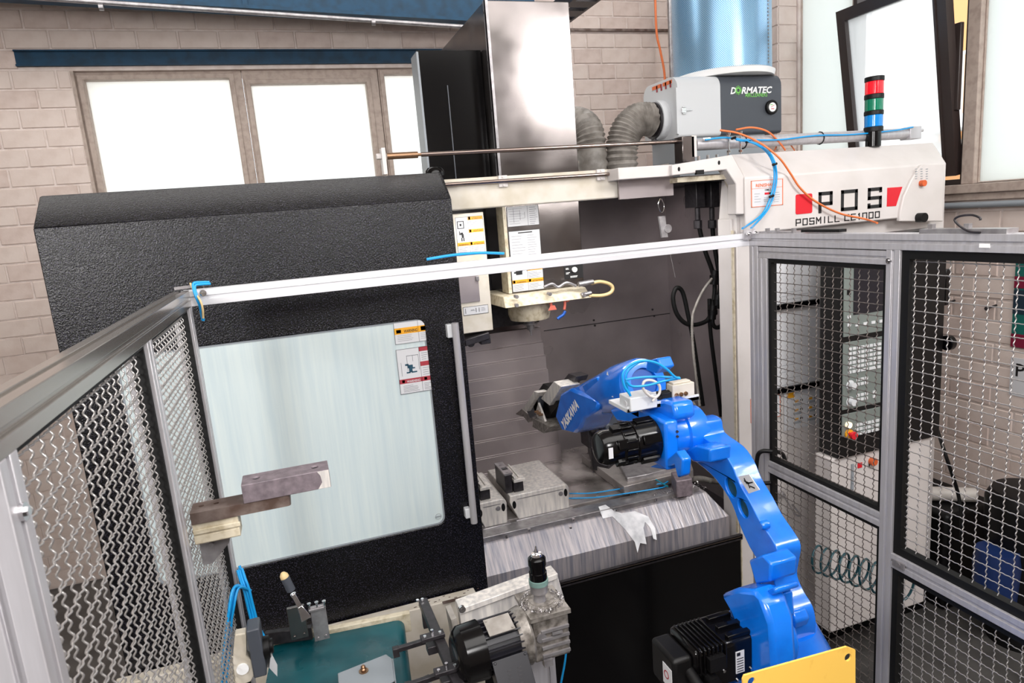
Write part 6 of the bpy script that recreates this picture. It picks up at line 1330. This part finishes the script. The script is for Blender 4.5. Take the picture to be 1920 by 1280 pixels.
for i in range(700):
    a_ = random.uniform(0, 6.28); r_ = random.uniform(.02, .062); q = gb+V((r_*math.cos(a_), r_*math.sin(a_), .077)); s_ = random.uniform(.0015, .005)
    v_ = V((random.uniform(-1, 1), random.uniform(-1, 1), random.uniform(0, 1))).normalized()*s_; c_ = v_.orthogonal().normalized()*s_*.6
    b.add([q-v_, q+c_, q+v_, q-c_+V((0, 0, s_))], [(0, 1, 2), (0, 2, 3), (1, 3, 2)])
obj('swarf', b, 'swarf', label='bright metal chips scattered on top of the angle gearbox', cat='swarf', kind='stuff')
sp0 = gb+V((-.005, 0, .076)); b = B(); b.lathe(sp0, sp0+Z_, [(0, .022), (.01, .016), (.03, .016), (.031, .024), (.055, .026)], 24); obj('spindle_shaft', b, 'steel', ws, smoothed=35)
b = B(); b.lathe(sp0+Z_*.055, sp0+Z_*2, [(0, .027), (.014, .027), (.015, .024)], 24); obj('green_ring', b, 'ring_green', ws, smoothed=35, label='pale green ring')
b = B(); b.lathe(sp0+Z_*.07, sp0+Z_*2, [(0, .0245), (.02, .0245), (.021, .022), (.04, .022), (.041, .0245), (.06, .0245), (.066, .018), (.068, .009), (.072, .009)], 24); obj('deburring_head', b, 'black_gloss', ws, smoothed=35)
b = B(); b.lathe(sp0+Z_*.138, sp0+Z_*2, [(0, .016), (.006, .014), (.007, .005), (.012, .006), (.02, .003), (.028, .002)], 14); obj('tool_tip', b, 'chrome', ws, smoothed=35)
# bracket rail behind the motor
b = B(); Yb = 1.86; a, c = PY(865, 1135, Yb), PY(1050, 1083, Yb); zt2 = (a.z+c.z)/2
a2 = PY(868, 1158, Yb); 
q_ = [PY(*p, Yb) for p in ((862, 1152), (1046, 1080), (1060, 1128), (870, 1215))]
b.plate([(p.x, p.z) for p in q_], (0, Yb, 0), X_, Z_, .03); 
q_ = [PY(*p, Yb-.01) for p in ((862, 1142), (1046, 1075), (1046, 1085), (862, 1153))]; b.plate([(p.x, p.z) for p in q_], (0, Yb-.01, 0), X_, Z_, .06)
br_ = obj('motor_bracket', b, 'vise_steel', ws, bevel=.002)
b = B(); q = PY(867, 1143, Yb-.012); b.cyl(q, q+Y_*.01, .011, 14); b.cyl(q-Y_*.004, q, .006, 6); obj('bracket_screw', b, 'chrome', br_, smoothed=40)
b = B(); q_ = [PY(*p, Yb-.03) for p in ((846, 1162), (856, 1158), (872, 1240), (862, 1250))]; b.plate([(p.x, p.z) for p in q_], (0, Yb-.03, 0), X_, Z_, .08); obj('bracket_cheek', b, 'hose_grey', ws)
b = B(); q = PD(1006, 1240, 1.95); b.box((q.x-.035, q.y+.02, .0), (q.x+.035, q.y+.09, gb.z-.06)); profile(b, (q.x+.045, q.y+.05, 0), (q.x+.045, q.y+.05, gb.z-.07), .045) ; obj('support_post', b, 'alu', ws)
b = B(); b.tube([PY(1052, 1142, 1.75), PY(1060, 1165, 1.75), PY(1062, 1200, 1.75), PY(1060, 1235, 1.75), PY(1050, 1290, 1.75)], .0035, 8); obj('air_hose', b, 'cyan_hose', smoothed=60, label='single blue hose hanging right of the gear motor', cat='hose')
